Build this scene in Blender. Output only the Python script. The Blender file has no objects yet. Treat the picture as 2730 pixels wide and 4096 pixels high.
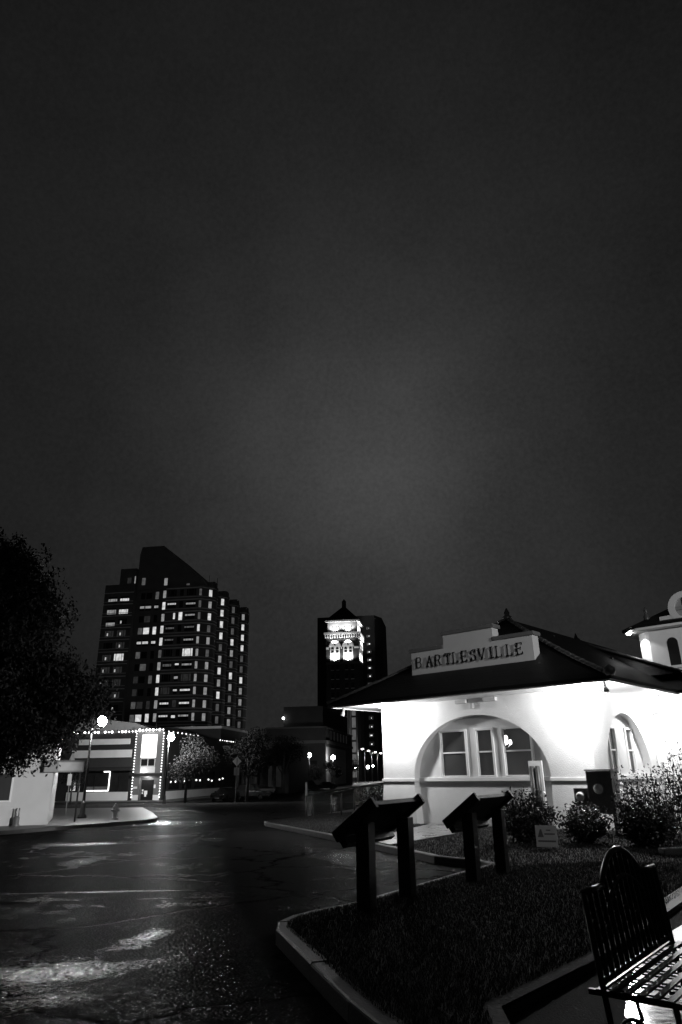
import bpy, bmesh, math, random
import numpy as np
from mathutils import Vector, Matrix
random.seed(7); rng = np.random.default_rng(7)
S = bpy.context.scene
COL = S.collection
rad = math.radians
# ------------------------------------------------------------------ camera
FPX, CZ = 2700.0, 1.55
PITCH = math.atan(1047 / 2700.0); ROLL = rad(.84)
cF = Vector((0, math.cos(PITCH), math.sin(PITCH))); cU0 = Vector((0, -math.sin(PITCH), math.cos(PITCH)))
cR = Vector((1, 0, 0)) * math.cos(ROLL) - cU0 * math.sin(ROLL); cU = cU0 * math.cos(ROLL) + Vector((1, 0, 0)) * math.sin(ROLL)
CAM = Vector((0, 0, CZ))
cam = bpy.data.cameras.new('camera'); camo = bpy.data.objects.new('camera', cam); COL.objects.link(camo)
m = Matrix.Identity(4)
for i in range(3):
    m[i][0] = cR[i]; m[i][1] = cU[i]; m[i][2] = -cF[i]; m[i][3] = CAM[i]
camo.matrix_world = m
cam.sensor_fit = 'VERTICAL'; cam.sensor_height = 36.0; cam.lens = 36.0 * FPX / 4096.0
cam.clip_start = .05; cam.clip_end = 3000
S.camera = camo
# ------------------------------------------------------------------ world: overcast night sky lit by the town
W = bpy.data.worlds.new('World'); S.world = W; W.use_nodes = True
nt = W.node_tree; nt.nodes.clear()
def nn(t, kind, **kw):
    n = t.nodes.new(kind)
    for k, v in kw.items():
        if k in n.inputs: n.inputs[k].default_value = v
        else: setattr(n, k, v)
    return n
def math_node(t, op, a, b=None, c=None):
    n = t.nodes.new('ShaderNodeMath'); n.operation = op
    for i, x in enumerate((a, b, c)):
        if x is None: continue
        if hasattr(x, 'is_output'): t.links.new(x, n.inputs[i])
        else: n.inputs[i].default_value = x
    return n.outputs[0]
def pray(px, py): return cF + cR * ((px - 1365) / FPX) - cU * ((py - 2048) / FPX)
GLOW = pray(1500, 1870).normalized()
tc = nn(nt, 'ShaderNodeTexCoord')
dot = nn(nt, 'ShaderNodeVectorMath', operation='DOT_PRODUCT'); nt.links.new(tc.outputs['Generated'], dot.inputs[0]); dot.inputs[1].default_value = GLOW
ang = math_node(nt, 'ARCCOSINE', math_node(nt, 'MINIMUM', dot.outputs['Value'], .99999))
def gauss(sig, amp):
    q = math_node(nt, 'DIVIDE', ang, sig)
    e = math_node(nt, 'EXPONENT', math_node(nt, 'MULTIPLY', math_node(nt, 'MULTIPLY', q, q), -1.0))
    return math_node(nt, 'MULTIPLY', e, amp)
cl = nn(nt, 'ShaderNodeTexNoise', Scale=3.2, Detail=5.0, Roughness=.55); nt.links.new(tc.outputs['Generated'], cl.inputs['Vector'])
cl2 = nn(nt, 'ShaderNodeTexNoise', Scale=170.0, Detail=2.0, Roughness=.6); nt.links.new(tc.outputs['Generated'], cl2.inputs['Vector'])   # fine noise added to the sky as film grain
clm = math_node(nt, 'ADD', math_node(nt, 'MULTIPLY_ADD', cl.outputs['Fac'], 1.15, .27), math_node(nt, 'MULTIPLY_ADD', cl2.outputs['Fac'], .5, -.1))
sky_l = math_node(nt, 'ADD', math_node(nt, 'ADD', gauss(rad(12.5), .027), gauss(rad(30), .0180)), .0062)
sky_l = math_node(nt, 'MULTIPLY', sky_l, clm)
# faint physical twilight remainder from the sky model, neutral grey
skt = nn(nt, 'ShaderNodeTexSky'); skt.sky_type = 'NISHITA'; skt.sun_disc = False; skt.sun_elevation = rad(-8); skt.sun_rotation = rad(200)
bw = nn(nt, 'ShaderNodeRGBToBW'); nt.links.new(skt.outputs[0], bw.inputs[0])
sky_l = math_node(nt, 'ADD', sky_l, math_node(nt, 'MULTIPLY', bw.outputs[0], .05))
bg = nn(nt, 'ShaderNodeBackground', Strength=1.0); nt.links.new(sky_l, bg.inputs['Color'])
wo = nn(nt, 'ShaderNodeOutputWorld'); nt.links.new(bg.outputs[0], wo.inputs['Surface'])
S.view_settings.view_transform = 'Standard'; S.view_settings.look = 'None'; S.view_settings.exposure = 0; S.view_settings.gamma = 1
S.view_settings.use_curve_mapping = False
S.render.engine = 'CYCLES'
S.cycles.max_bounces = 6; S.cycles.transparent_max_bounces = 12
S.cycles.sample_clamp_indirect = 4.0
S.cycles.use_light_tree = True

# ------------------------------------------------------------------ pixel helpers (a pixel gives a direction only)
def at_z(px, py, z):
    d = pray(px, py); return CAM + d * ((z - CZ) / d.z)
def at_y(px, py, y):
    d = pray(px, py); return CAM + d * (y / d.y)
def road_z(y):
    r = -0.1 - 0.013 * np.minimum(y, 90.0)
    return r if isinstance(y, np.ndarray) else float(r)
def on_road(px, py):
    d = pray(px, py); t = (-0.1 - CZ) / (d.z + .013 * d.y)
    p = CAM + d * t
    if t < 0 or p.y > 90: p = at_z(px, py, road_z(90))
    return p

# ------------------------------------------------------------------ materials
MATS = {}
def mat(name, c, rough=.7, var=.25, scale=3.0, bump=0.0, bscale=40.0, metal=0.0, spec=.5, coat=0.0, tint=None):
    if name in MATS: return MATS[name]
    M = bpy.data.materials.new(name); M.use_nodes = True; t = M.node_tree; b = t.nodes['Principled BSDF']
    g = nn(t, 'ShaderNodeNewGeometry')
    n1 = nn(t, 'ShaderNodeTexNoise', Scale=scale, Detail=6.0, Roughness=.6); t.links.new(g.outputs['Position'], n1.inputs['Vector'])
    f = math_node(t, 'MULTIPLY_ADD', n1.outputs['Fac'], 2 * var * c, c * (1 - var))
    t.links.new(f, b.inputs['Base Color'])
    b.inputs['Roughness'].default_value = rough; b.inputs['Metallic'].default_value = metal
    b.inputs['Specular IOR Level'].default_value = spec; b.inputs['Coat Weight'].default_value = coat
    if bump:
        n2 = nn(t, 'ShaderNodeTexNoise', Scale=bscale, Detail=4.0); t.links.new(g.outputs['Position'], n2.inputs['Vector'])
        bp = nn(t, 'ShaderNodeBump', Strength=bump, Distance=.02); t.links.new(n2.outputs['Fac'], bp.inputs['Height']); t.links.new(bp.outputs[0], b.inputs['Normal'])
    MATS[name] = M; return M
def emit(name, strength, var=0.0, scale=4.0, two=None):
    if name in MATS: return MATS[name]
    M = bpy.data.materials.new(name); M.use_nodes = True; t = M.node_tree; t.nodes.clear()
    e = nn(t, 'ShaderNodeEmission', Strength=strength)
    if var:
        g = nn(t, 'ShaderNodeNewGeometry'); n1 = nn(t, 'ShaderNodeTexNoise', Scale=scale, Detail=3.0); t.links.new(g.outputs['Position'], n1.inputs['Vector'])
        f = math_node(t, 'MAXIMUM', math_node(t, 'MULTIPLY_ADD', n1.outputs['Fac'], 2 * var, 1 - var), .02); t.links.new(f, e.inputs['Color'])
    o = nn(t, 'ShaderNodeOutputMaterial'); t.links.new(e.outputs[0], o.inputs['Surface'])
    MATS[name] = M; return M

def asphalt_mat(name, base, bias=0.0, spots=()):
    M = bpy.data.materials.new(name); M.use_nodes = True; t = M.node_tree; b = t.nodes['Principled BSDF']
    g = nn(t, 'ShaderNodeNewGeometry'); P = g.outputs['Position']
    def noise(scale, detail=3.0, rough=.5):
        n = nn(t, 'ShaderNodeTexNoise', Scale=scale, Detail=detail, Roughness=rough); t.links.new(P, n.inputs['Vector']); return n
    big = noise(.33, 6.0, .62); mid = noise(2.6, 5.0, .6); fine = noise(26.0, 3.0, .7)
    grit = nn(t, 'ShaderNodeTexVoronoi', Scale=34.0); t.links.new(P, grit.inputs['Vector'])
    wob = noise(1.6, 4.0)
    add = nn(t, 'ShaderNodeVectorMath', operation='ADD'); sc = nn(t, 'ShaderNodeVectorMath', operation='SCALE'); sc.inputs['Scale'].default_value = .9
    t.links.new(wob.outputs['Color'], sc.inputs[0]); t.links.new(sc.outputs[0], add.inputs[0]); t.links.new(P, add.inputs[1])
    vor = nn(t, 'ShaderNodeTexVoronoi', Scale=.24); vor.feature = 'DISTANCE_TO_EDGE'; t.links.new(add.outputs[0], vor.inputs['Vector'])
    crack = math_node(t, 'MINIMUM', math_node(t, 'MULTIPLY', vor.outputs['Distance'], 46.0), 1.0)
    col = math_node(t, 'MULTIPLY', math_node(t, 'MULTIPLY_ADD', fine.outputs['Fac'], base * 1.2, base * .4), math_node(t, 'MULTIPLY_ADD', crack, .8, .2))
    t.links.new(col, b.inputs['Base Color'])
    # damp film: uneven patches, broken at their borders, plus a few standing damp spots
    v = math_node(t, 'ADD', math_node(t, 'MULTIPLY_ADD', big.outputs['Fac'], .6, math_node(t, 'MULTIPLY', math_node(t, 'MULTIPLY_ADD', mid.outputs['Fac'], .6, math_node(t, 'MULTIPLY', fine.outputs['Fac'], .4)), .4)), bias)
    for (x, y, rx, ry, rot, amp) in spots:
        mp = nn(t, 'ShaderNodeMapping'); mp.vector_type = 'TEXTURE'; mp.inputs['Location'].default_value = (x, y, 0); mp.inputs['Rotation'].default_value = (0, 0, rot); mp.inputs['Scale'].default_value = (rx, ry, 1e6)
        t.links.new(P, mp.inputs['Vector']); ln = nn(t, 'ShaderNodeVectorMath', operation='LENGTH'); t.links.new(mp.outputs[0], ln.inputs[0])
        q = math_node(t, 'MULTIPLY', math_node(t, 'MULTIPLY', ln.outputs['Value'], ln.outputs['Value']), -1.0); v = math_node(t, 'ADD', v, math_node(t, 'MULTIPLY', math_node(t, 'EXPONENT', q), amp))
    pool = nn(t, 'ShaderNodeMapRange'); pool.inputs['From Min'].default_value = .50; pool.inputs['From Max'].default_value = .84; t.links.new(v, pool.inputs['Value']); pf = pool.outputs[0]
    b.inputs['Roughness'].default_value = .12
    h = math_node(t, 'ADD', math_node(t, 'MULTIPLY', fine.outputs['Fac'], .006), math_node(t, 'MULTIPLY', grit.outputs['Distance'], .008))
    h = math_node(t, 'ADD', h, math_node(t, 'MULTIPLY', mid.outputs['Fac'], .002))
    h = math_node(t, 'ADD', h, math_node(t, 'MULTIPLY', crack, .014))
    bp = nn(t, 'ShaderNodeBump', Strength=.9, Distance=1.0); t.links.new(h, bp.inputs['Height'])
    # every stone of the aggregate has its own facet tilt
    vs_ = nn(t, 'ShaderNodeTexVoronoi', Scale=30.0); t.links.new(P, vs_.inputs['Vector'])
    sb_ = nn(t, 'ShaderNodeVectorMath', operation='SUBTRACT'); sb_.inputs[1].default_value = (.5, .5, .5); t.links.new(vs_.outputs['Color'], sb_.inputs[0])
    ss_ = nn(t, 'ShaderNodeVectorMath', operation='SCALE'); ss_.inputs['Scale'].default_value = .5; t.links.new(sb_.outputs[0], ss_.inputs[0])
    ad_ = nn(t, 'ShaderNodeVectorMath', operation='ADD'); t.links.new(ss_.outputs[0], ad_.inputs[0]); t.links.new(bp.outputs[0], ad_.inputs[1])
    nm_ = nn(t, 'ShaderNodeVectorMath', operation='NORMALIZE'); t.links.new(ad_.outputs[0], nm_.inputs[0]); t.links.new(nm_.outputs[0], b.inputs['Normal'])
    # dry stone with a water film over part of it
    dr_ = nn(t, 'ShaderNodeBsdfDiffuse'); t.links.new(col, dr_.inputs['Color']); t.links.new(bp.outputs[0], dr_.inputs['Normal'])
    mx_ = nn(t, 'ShaderNodeMixShader'); t.links.new(math_node(t, 'MULTIPLY_ADD', math_node(t, 'POWER', pf, 1.8), .95, .05), mx_.inputs[0])
    t.links.new(dr_.outputs[0], mx_.inputs[1]); t.links.new(b.outputs[0], mx_.inputs[2]); t.links.new(mx_.outputs[0], t.nodes['Material Output'].inputs['Surface'])
    MATS[name] = M; return M

def roof_mat(name):
    M = bpy.data.materials.new(name); M.use_nodes = True; t = M.node_tree; b = t.nodes['Principled BSDF']
    tcx = nn(t, 'ShaderNodeTexCoord'); n1 = nn(t, 'ShaderNodeTexNoise', Scale=5.0, Detail=6.0); t.links.new(tcx.outputs['Object'], n1.inputs['Vector'])
    sep = nn(t, 'ShaderNodeSeparateXYZ'); t.links.new(tcx.outputs['Object'], sep.inputs[0])
    saw = math_node(t, 'FRACT', math_node(t, 'MULTIPLY', sep.outputs['Z'], 9.0))
    br = nn(t, 'ShaderNodeTexNoise', Scale=26.0, Detail=3.0); t.links.new(tcx.outputs['Object'], br.inputs['Vector'])
    t.links.new(math_node(t, 'MULTIPLY_ADD', n1.outputs['Fac'], .012, .004), b.inputs['Base Color'])
    b.inputs['Roughness'].default_value = .5; b.inputs['Specular IOR Level'].default_value = .12
    h = math_node(t, 'ADD', math_node(t, 'MULTIPLY', saw, -.02), math_node(t, 'MULTIPLY', br.outputs['Fac'], .012))
    bp = nn(t, 'ShaderNodeBump', Strength=1.0, Distance=1.0); t.links.new(h, bp.inputs['Height']); t.links.new(bp.outputs[0], b.inputs['Normal'])
    MATS[name] = M; return M

def glass_mat(name, tint, clear, rough=.08):
    M = bpy.data.materials.new(name); M.use_nodes = True; t = M.node_tree; b = t.nodes['Principled BSDF']
    g = nn(t, 'ShaderNodeNewGeometry'); n1 = nn(t, 'ShaderNodeTexNoise', Scale=1.5, Detail=3.0); t.links.new(g.outputs['Position'], n1.inputs['Vector'])
    t.links.new(math_node(t, 'MULTIPLY_ADD', n1.outputs['Fac'], tint, tint * .5), b.inputs['Base Color']); b.inputs['Roughness'].default_value = rough
    tr = nn(t, 'ShaderNodeBsdfTransparent'); mx = nn(t, 'ShaderNodeMixShader', Fac=clear)
    t.links.new(b.outputs[0], mx.inputs[1]); t.links.new(tr.outputs[0], mx.inputs[2]); t.links.new(mx.outputs[0], t.nodes['Material Output'].inputs['Surface'])
    MATS[name] = M; return M

def brick_path_mat(name):
    M = bpy.data.materials.new(name); M.use_nodes = True; t = M.node_tree; b = t.nodes['Principled BSDF']
    g = nn(t, 'ShaderNodeNewGeometry'); br = nn(t, 'ShaderNodeTexBrick', Scale=4.5); t.links.new(g.outputs['Position'], br.inputs['Vector'])
    br.inputs['Color1'].default_value = (.22, .22, .22, 1); br.inputs['Color2'].default_value = (.3, .3, .3, 1); br.inputs['Mortar'].default_value = (.08, .08, .08, 1)
    n1 = nn(t, 'ShaderNodeTexNoise', Scale=3.0, Detail=5.0); t.links.new(g.outputs['Position'], n1.inputs['Vector'])
    mx = nn(t, 'ShaderNodeMix', data_type='RGBA', blend_type='MULTIPLY'); mx.inputs[0].default_value = .6
    t.links.new(br.outputs['Color'], mx.inputs[6]); t.links.new(n1.outputs['Fac'], mx.inputs[7]); t.links.new(mx.outputs[2], b.inputs['Base Color'])
    t.links.new(math_node(t, 'MULTIPLY_ADD', n1.outputs['Fac'], .5, .08), b.inputs['Roughness'])
    bp = nn(t, 'ShaderNodeBump', Strength=.5, Distance=.01); t.links.new(br.outputs['Fac'], bp.inputs['Height']); bp.invert = True; t.links.new(bp.outputs[0], b.inputs['Normal'])
    MATS[name] = M; return M

SPOTS = []
for px, py, rx, ry, rot, amp in ((200, 3890, .60, .45, .3, .36), (130, 4000, .5, .35, .3, .2), (590, 3750, .24, .62, -.25, .27), (340, 3376, 1.1, .5, .2, .5), (420, 3572, 2.0, .2, .03, .3), (330, 3450, .35, 1.2, .1, .2), (640, 3290, 2.2, 1.8, .1, .32), (1400, 3440, 1.0, 1.9, .1, .2)):
    p_ = on_road(px, py); SPOTS.append((p_.x, p_.y, rx, ry, rot, amp))
ASPH = asphalt_mat('asphalt', .022, 0.0, SPOTS); PATCH = asphalt_mat('asphalt_patch', .022, .05)
WHITE = mat('white_stucco', .70, .85, .16, 1.3, .5, 38)
WHITE2 = mat('painted_masonry', .55, .8, .12, 1.2, .3, 35)
TRIM = mat('white_trim', .74, .5, .05)
ROOF = roof_mat('dark_roof_tile')
RIDGE = mat('ridge_tile', .06, .3, .4, 12, .2, 50)
BLACK = mat('black_metal', .012, .35, .3, 20)
DARKWOOD = mat('dark_timber', .018, .6, .4, 14, .3, 90)
GREYMETAL = mat('grey_metal', .25, .45, .25, 6, metal=.6)
METERBOX = mat('meter_enclosure', .2, .4, .3, 5, metal=.5)
CONC = mat('concrete', .075, .6, .45, 3.5, .6, 45)
CONC_D = mat('dark_concrete', .13, .5, .35, 2.0, .3, 50)
BRICK = mat('dark_brick', .05, .8, .4, .5, .2, 8)
BRICK2 = mat('grey_brick', .13, .8, .3, .6, .2, 8)
STONE = mat('pale_stone', .72, .8, .15, 1.0)
BAND = mat('pale_band', .8, .8, .2, .7)
SOIL = mat('lawn_soil', .025, .9, .5, 4, .4, 25)
GRASS = mat('grass_blade', .04, .7, .5, 2.0, spec=.15)
LEAF = mat('leaf', .042, .8, .5, 1.5); LEAF2 = mat('shrub_leaf', .034, .45, .5, 4.0)
LEAFD = mat('street_leaf', .013, .85, .5, 1.5, spec=.2)
BARK = mat('bark', .04, .9, .4, 8, .5, 20)
DARKGLASS = glass_mat('dark_window_glass', .02, 0.0)
SCREEN = glass_mat('window_pane_glass', .085, .42, .25)
INTERIOR = mat('interior_plaster', .35, .9, .1)
CARPAINT = mat('car_paint', .015, .2, .2, 2, coat=1.0); RUBBER = mat('rubber', .01, .8); CHROME = mat('chrome', .6, .12, .1, metal=1.0)
GLOBE = emit('lamp_globe', 60.0)
SIGNW = mat('sign_face', .6, .4, .1)
PAPER = mat('yard_sign_board', .75, .6, .12, 8)
INK = mat('dark_ink', .2, .7, .2)

# ------------------------------------------------------------------ mesh builder
class MB:
    def __init__(s): s.v = []; s.f = []
    def add(s, vs, fs):
        o = len(s.v); s.v += [tuple(v) for v in vs]; s.f += [tuple(i + o for i in f) for f in fs]; return s
    def box(s, x0, x1, y0, y1, z0, z1):
        return s.add([(x0,y0,z0),(x1,y0,z0),(x1,y1,z0),(x0,y1,z0),(x0,y0,z1),(x1,y0,z1),(x1,y1,z1),(x0,y1,z1)],
                     [(0,3,2,1),(4,5,6,7),(0,1,5,4),(1,2,6,5),(2,3,7,6),(3,0,4,7)])
    def bar(s, a, b, w, h, up=(0, 0, 1)):
        a = Vector(a); b = Vector(b); d = (b - a).normalized(); up = Vector(up)
        if abs(d.dot(up)) > .99: up = Vector((0, 1, 0)) if abs(d.y) < .9 else Vector((1, 0, 0))
        r = d.cross(up).normalized(); u = r.cross(d); r = r * (w / 2); u = u * (h / 2)
        vs = [a - r - u, a + r - u, a + r + u, a - r + u, b - r - u, b + r - u, b + r + u, b - r + u]
        return s.add(vs, [(0,1,2,3),(7,6,5,4),(0,4,5,1),(1,5,6,2),(2,6,7,3),(3,7,4,0)])
    def tube(s, pts, r, n=8, cap=True):
        pts = [Vector(p) for p in pts]; rs = r if isinstance(r, (list, tuple)) else [r] * len(pts)
        vs = []; prev = None
        for i, p in enumerate(pts):
            d = (pts[min(i + 1, len(pts) - 1)] - pts[max(i - 1, 0)]).normalized()
            if prev is None: a = d.orthogonal().normalized()
            else:
                a = prev - d * prev.dot(d)
                a = a.normalized() if a.length > 1e-5 else d.orthogonal().normalized()
            prev = a; b = d.cross(a)
            for k in range(n):
                th = 2 * math.pi * k / n; vs.append(p + (a * math.cos(th) + b * math.sin(th)) * rs[i])
        fs = [(i*n+k, i*n+(k+1)%n, (i+1)*n+(k+1)%n, (i+1)*n+k) for i in range(len(pts)-1) for k in range(n)]
        if cap: fs += [tuple(reversed(range(n))), tuple(range((len(pts)-1)*n, len(pts)*n))]
        return s.add(vs, fs)
    def lathe(s, prof, c=(0, 0, 0), n=16):
        vs = [(c[0] + r*math.cos(2*math.pi*k/n), c[1] + r*math.sin(2*math.pi*k/n), c[2] + z) for r, z in prof for k in range(n)]
        fs = [(i*n+k, i*n+(k+1)%n, (i+1)*n+(k+1)%n, (i+1)*n+k) for i in range(len(prof)-1) for k in range(n)]
        fs += [tuple(reversed(range(n))), tuple(range((len(prof)-1)*n, len(prof)*n))]
        return s.add(vs, fs)
    def sphere(s, c, r, n=12, m=8, sz=1.0):
        prof = [(max(r*math.sin(math.pi*i/m), r*.02), -r*sz*math.cos(math.pi*i/m)) for i in range(m+1)]
        return s.lathe(prof, c, n)
    def prism(s, poly, z0, z1):
        n = len(poly); vs = [(x, y, z0) for x, y in poly] + [(x, y, z1) for x, y in poly]
        fs = [tuple(reversed(range(n))), tuple(range(n, 2*n))] + [(i, (i+1)%n, n+(i+1)%n, n+i) for i in range(n)]
        return s.add(vs, fs)
    def xprism(s, poly, y0, y1):   # poly in (x,z), extruded along y
        n = len(poly); vs = [(x, y0, z) for x, z in poly] + [(x, y1, z) for x, z in poly]
        fs = [tuple(range(n)), tuple(reversed(range(n, 2*n)))] + [(i, n+i, n+(i+1)%n, (i+1)%n) for i in range(n)]
        return s.add(vs, fs)
    def mesh(s, name):
        me = bpy.data.meshes.new(name); me.from_pydata(s.v, [], s.f); me.update(); return me
    def build(s, name, material, parent=None, smooth=False, bevel=0.0, fix=True):
        me = s.mesh(name)
        if fix and len(s.f) < 4000:
            bm = bmesh.new(); bm.from_mesh(me); bmesh.ops.recalc_face_normals(bm, faces=bm.faces); bm.to_mesh(me); bm.free()
        me.materials.append(material)
        if smooth:
            me.polygons.foreach_set('use_smooth', [True] * len(me.polygons))
        o = bpy.data.objects.new(name, me); COL.objects.link(o); o.parent = parent
        if bevel:
            b = o.modifiers.new('bevel', 'BEVEL'); b.width = bevel; b.segments = 2; b.limit_method = 'ANGLE'
        return o
def tag(o, label=None, cat=None, group=None, kind=None):
    if label: o['label'] = label
    if cat: o['category'] = cat
    if group: o['group'] = group
    if kind: o['kind'] = kind
    return o
def thing(name, loc, rz, label, cat, group=None):
    o = bpy.data.objects.new(name, None); COL.objects.link(o); o.location = loc; o.rotation_euler = (0, 0, rz)
    o.empty_display_size = .2
    return tag(o, label, cat, group)
def inst(src, parent, loc=(0, 0, 0), rot=None, scale=None):
    o = src.copy(); COL.objects.link(o); o.parent = parent; o.location = loc
    if rot is not None: o.rotation_euler = rot
    if scale is not None: o.scale = scale
    return o
def copy_tree(o, parent=None):
    c = o.copy(); COL.objects.link(c); c.parent = parent
    for ch in list(o.children): copy_tree(ch, c)
    return c
def lamp(name, kind, loc, power, parent=None, size=.1, aim=None, angle=None, blend=.4):
    L = bpy.data.lights.new(name, kind); L.energy = power
    L.shadow_soft_size = size
    o = bpy.data.objects.new(name, L); COL.objects.link(o); o.parent = parent; o.location = loc
    if aim is not None: o.rotation_euler = Vector(aim).to_track_quat('-Z', 'Y').to_euler()
    if kind == 'SPOT': L.spot_size = angle; L.spot_blend = blend
    o['kind'] = 'helper'
    return o

# ================================================================== GROUND
def inside(poly, xs, ys):
    r = np.zeros(len(xs), bool); n = len(poly)
    for i in range(n):
        x0, y0 = poly[i]; x1, y1 = poly[(i+1) % n]
        c = ((y0 > ys) != (y1 > ys)) & (xs < (x1-x0)*(ys-y0)/(y1-y0+1e-12)+x0); r ^= c
    return r
def edge_dist(poly, xs, ys, closed=True):
    d = np.full(len(xs), 1e9); n = len(poly)
    for i in range(n if closed else n-1):
        a = np.array(poly[i]); b = np.array(poly[(i+1) % n]); ab = b-a; t = np.clip(((xs-a[0])*ab[0]+(ys-a[1])*ab[1])/(ab@ab), 0, 1)
        d = np.minimum(d, np.hypot(xs-a[0]-t*ab[0], ys-a[1]-t*ab[1]))
    return d
b = MB(); ysr = [-60, -20, 0, 20, 40, 60, 90, 130, 400, 1500]
for y in ysr: b.v += [(-1200, y, road_z(y)), (1200, y, road_z(y))]
b.f = [(2*i, 2*i+1, 2*i+3, 2*i+2) for i in range(len(ysr)-1)]
tag(b.build('road', ASPH), kind='structure')
def sheet(name, pts, mat_, lift=.005, kind='structure'):
    b = MB(); b.add([(x, y, road_z(y)+lift) for x, y in pts], [tuple(range(len(pts)))]); return tag(b.build(name, mat_), kind=kind)
sheet('asphalt_patch', [(-9, 11.9), (-2.5, 12.15), (-1.15, 12.2), (-1.15, 13.05), (-2.5, 13.0), (-9, 12.75)], PATCH)

def lawn_z(d, y): return road_z(y) + .15 + .12 * np.clip(d / 3.0, 0, 1) ** .8
def make_lawn(name, poly):
    bm = bmesh.new(); vs = [bm.verts.new((x, y, 0)) for x, y in poly]; bm.faces.new(vs)
    bmesh.ops.triangulate(bm, faces=bm.faces[:])
    for _ in range(7):
        es = [e for e in bm.edges if e.calc_length() > .9]
        if not es: break
        bmesh.ops.subdivide_edges(bm, edges=es, cuts=1); bmesh.ops.triangulate(bm, faces=bm.faces[:])
    xs = np.array([v.co.x for v in bm.verts]); ys = np.array([v.co.y for v in bm.verts]); d = edge_dist(poly, xs, ys)
    for v, dd in zip(bm.verts, d): v.co.z = float(lawn_z(dd, v.co.y)) - .01
    me = bpy.data.meshes.new(name); bm.to_mesh(me); bm.free(); me.materials.append(SOIL)
    o = bpy.data.objects.new(name, me); COL.objects.link(o); return tag(o, kind='structure')
STRIP = [(-1.3, 2.8), (1.108, 5.86), (2.26, 7.21), (4.02, 9.60), (8.4, 15.6)]   # pavement edge behind the bench
LAWN = [(1.0, 3.9), (.62, 4.3), (.0, 6.03), (-.34, 7.18), (-.80, 8.75), (-.82, 9.2), (-.68, 9.6), (-.42, 9.98), (.18, 10.65), (1.59, 12.98), (2.43, 14.3), (2.85, 15.0),
        (2.75, 15.45), (1.94, 16.6), (.39, 21.3), (-1.5, 26.6), (-3.45, 32.0), (-3.62, 33.0), (-3.2, 33.9), (-1.6, 38.5), (.6, 47), (4, 56), (30, 56), (30, 15.6), (8.4, 15.6), (4.02, 9.60), (2.26, 7.21), (1.108, 5.86)]
make_lawn('lawn', LAWN)
def lz(x, y): return float(lawn_z(edge_dist(LAWN, np.array([x]), np.array([y]))[0], y))
# kerb stones round the lawn
kerb = tag(bpy.data.objects.new('kerb', None), kind='structure'); COL.objects.link(kerb)
def kerb_run(pts, w, parent, top=.155, seg=1.8, matl=None, inward=1):
    P = [Vector((x, y, 0)) for x, y in pts]
    for a, c in zip(P[:-1], P[1:]):
        L = (c-a).length; n = max(1, round(L/seg)); d = (c-a)/L; nrm = Vector((-d.y, d.x, 0)) * (-w*inward)
        for k in range(n):
            p = a + d*(L*k/n + .006); q = a + d*(L*(k+1)/n - .006); b = MB()
            j = random.uniform(-.006, .006)
            vs = []
            for pt in (p, q):
                zt = road_z(pt.y) + top + j
                vs += [(pt.x, pt.y, road_z(pt.y)-.1), (pt.x, pt.y, zt-.02), (pt.x+nrm.x*.15, pt.y+nrm.y*.15, zt), (pt.x+nrm.x, pt.y+nrm.y, zt), (pt.x+nrm.x, pt.y+nrm.y, road_z(pt.y)-.1)]
            b.add(vs, [(0,5,6,1),(1,6,7,2),(2,7,8,3),(3,8,9,4),(0,1,2,3,4),(9,8,7,6,5)])
            b.build('kerb_stone', matl or CONC, parent)
kerb_run(LAWN[1:21], .17, kerb)
# the pavement the bench stands on, with its concrete edging
def slab(name, pv, z, m_):
    b = MB(); n = len(pv); b.add([(x, y, z) for x, y in pv] + [(x, y, -.6) for x, y in pv], [tuple(range(n))] + [(i, n+i, n+(i+1) % n, (i+1) % n) for i in range(n)]); return tag(b.build(name, m_), kind='structure')
PAVE = mat('wet_pavement', .05, .12, .5, 2.5, .12, 9)
EDGE = mat('shade_dark_edging', .05, .6, .3, 2.5, .3, 60)  # concrete edging, the shade of the shrubs put into its dark colour
slab('pavement', [(2.0, -6), (2.0, 5.9), (2.42, 6.85), (3.0, 7.95), (4.4, 9.6), (8.7, 15.5), (30, 15.5), (30, -6)], -.116, PAVE)  # near edge cut where the reflected light begins
slab('path', STRIP + [(9.2, 15.6), (5.0, 9.6), (3.5, 7.5), (2.6, 6.2), (2.6, -6), (-1.3, -6)], -.122, mat('shade_dark_ground', .02, .85, .4, 6, .5, 60, spec=.1))  # dark matte ground painted where the pavement shows no reflected light
edging = tag(bpy.data.objects.new('path_edging', None), kind='structure'); COL.objects.link(edging)
for a, c in zip(STRIP[:-1], STRIP[1:]):
    a = Vector((*a, 0)); c = Vector((*c, 0)); L = (c-a).length; n = max(1, round(L/1.5)); d = (c-a)/L
    for k in range(n):
        p = a+d*(L*k/n+.008); q = a+d*(L*(k+1)/n-.008); nr = Vector((-d.y, d.x, 0))*.13
        MB().bar(p+nr+Vector((0,0,-.13)), q+nr+Vector((0,0,-.13)), .26, .12).build('edging_stone', EDGE, edging)
# brick path crossing the lawn
b = MB(); path = [(.55, 21.2), (1.15, 19.4), (3.1, 21.4), (3.9, 24.2), (3.0, 26.4)]
b.add([(x, y, lz(x, y)+.025) for x, y in path], [tuple(range(5))])
tag(b.build('brick_path', brick_path_mat('brick_path')), kind='structure')
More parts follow.
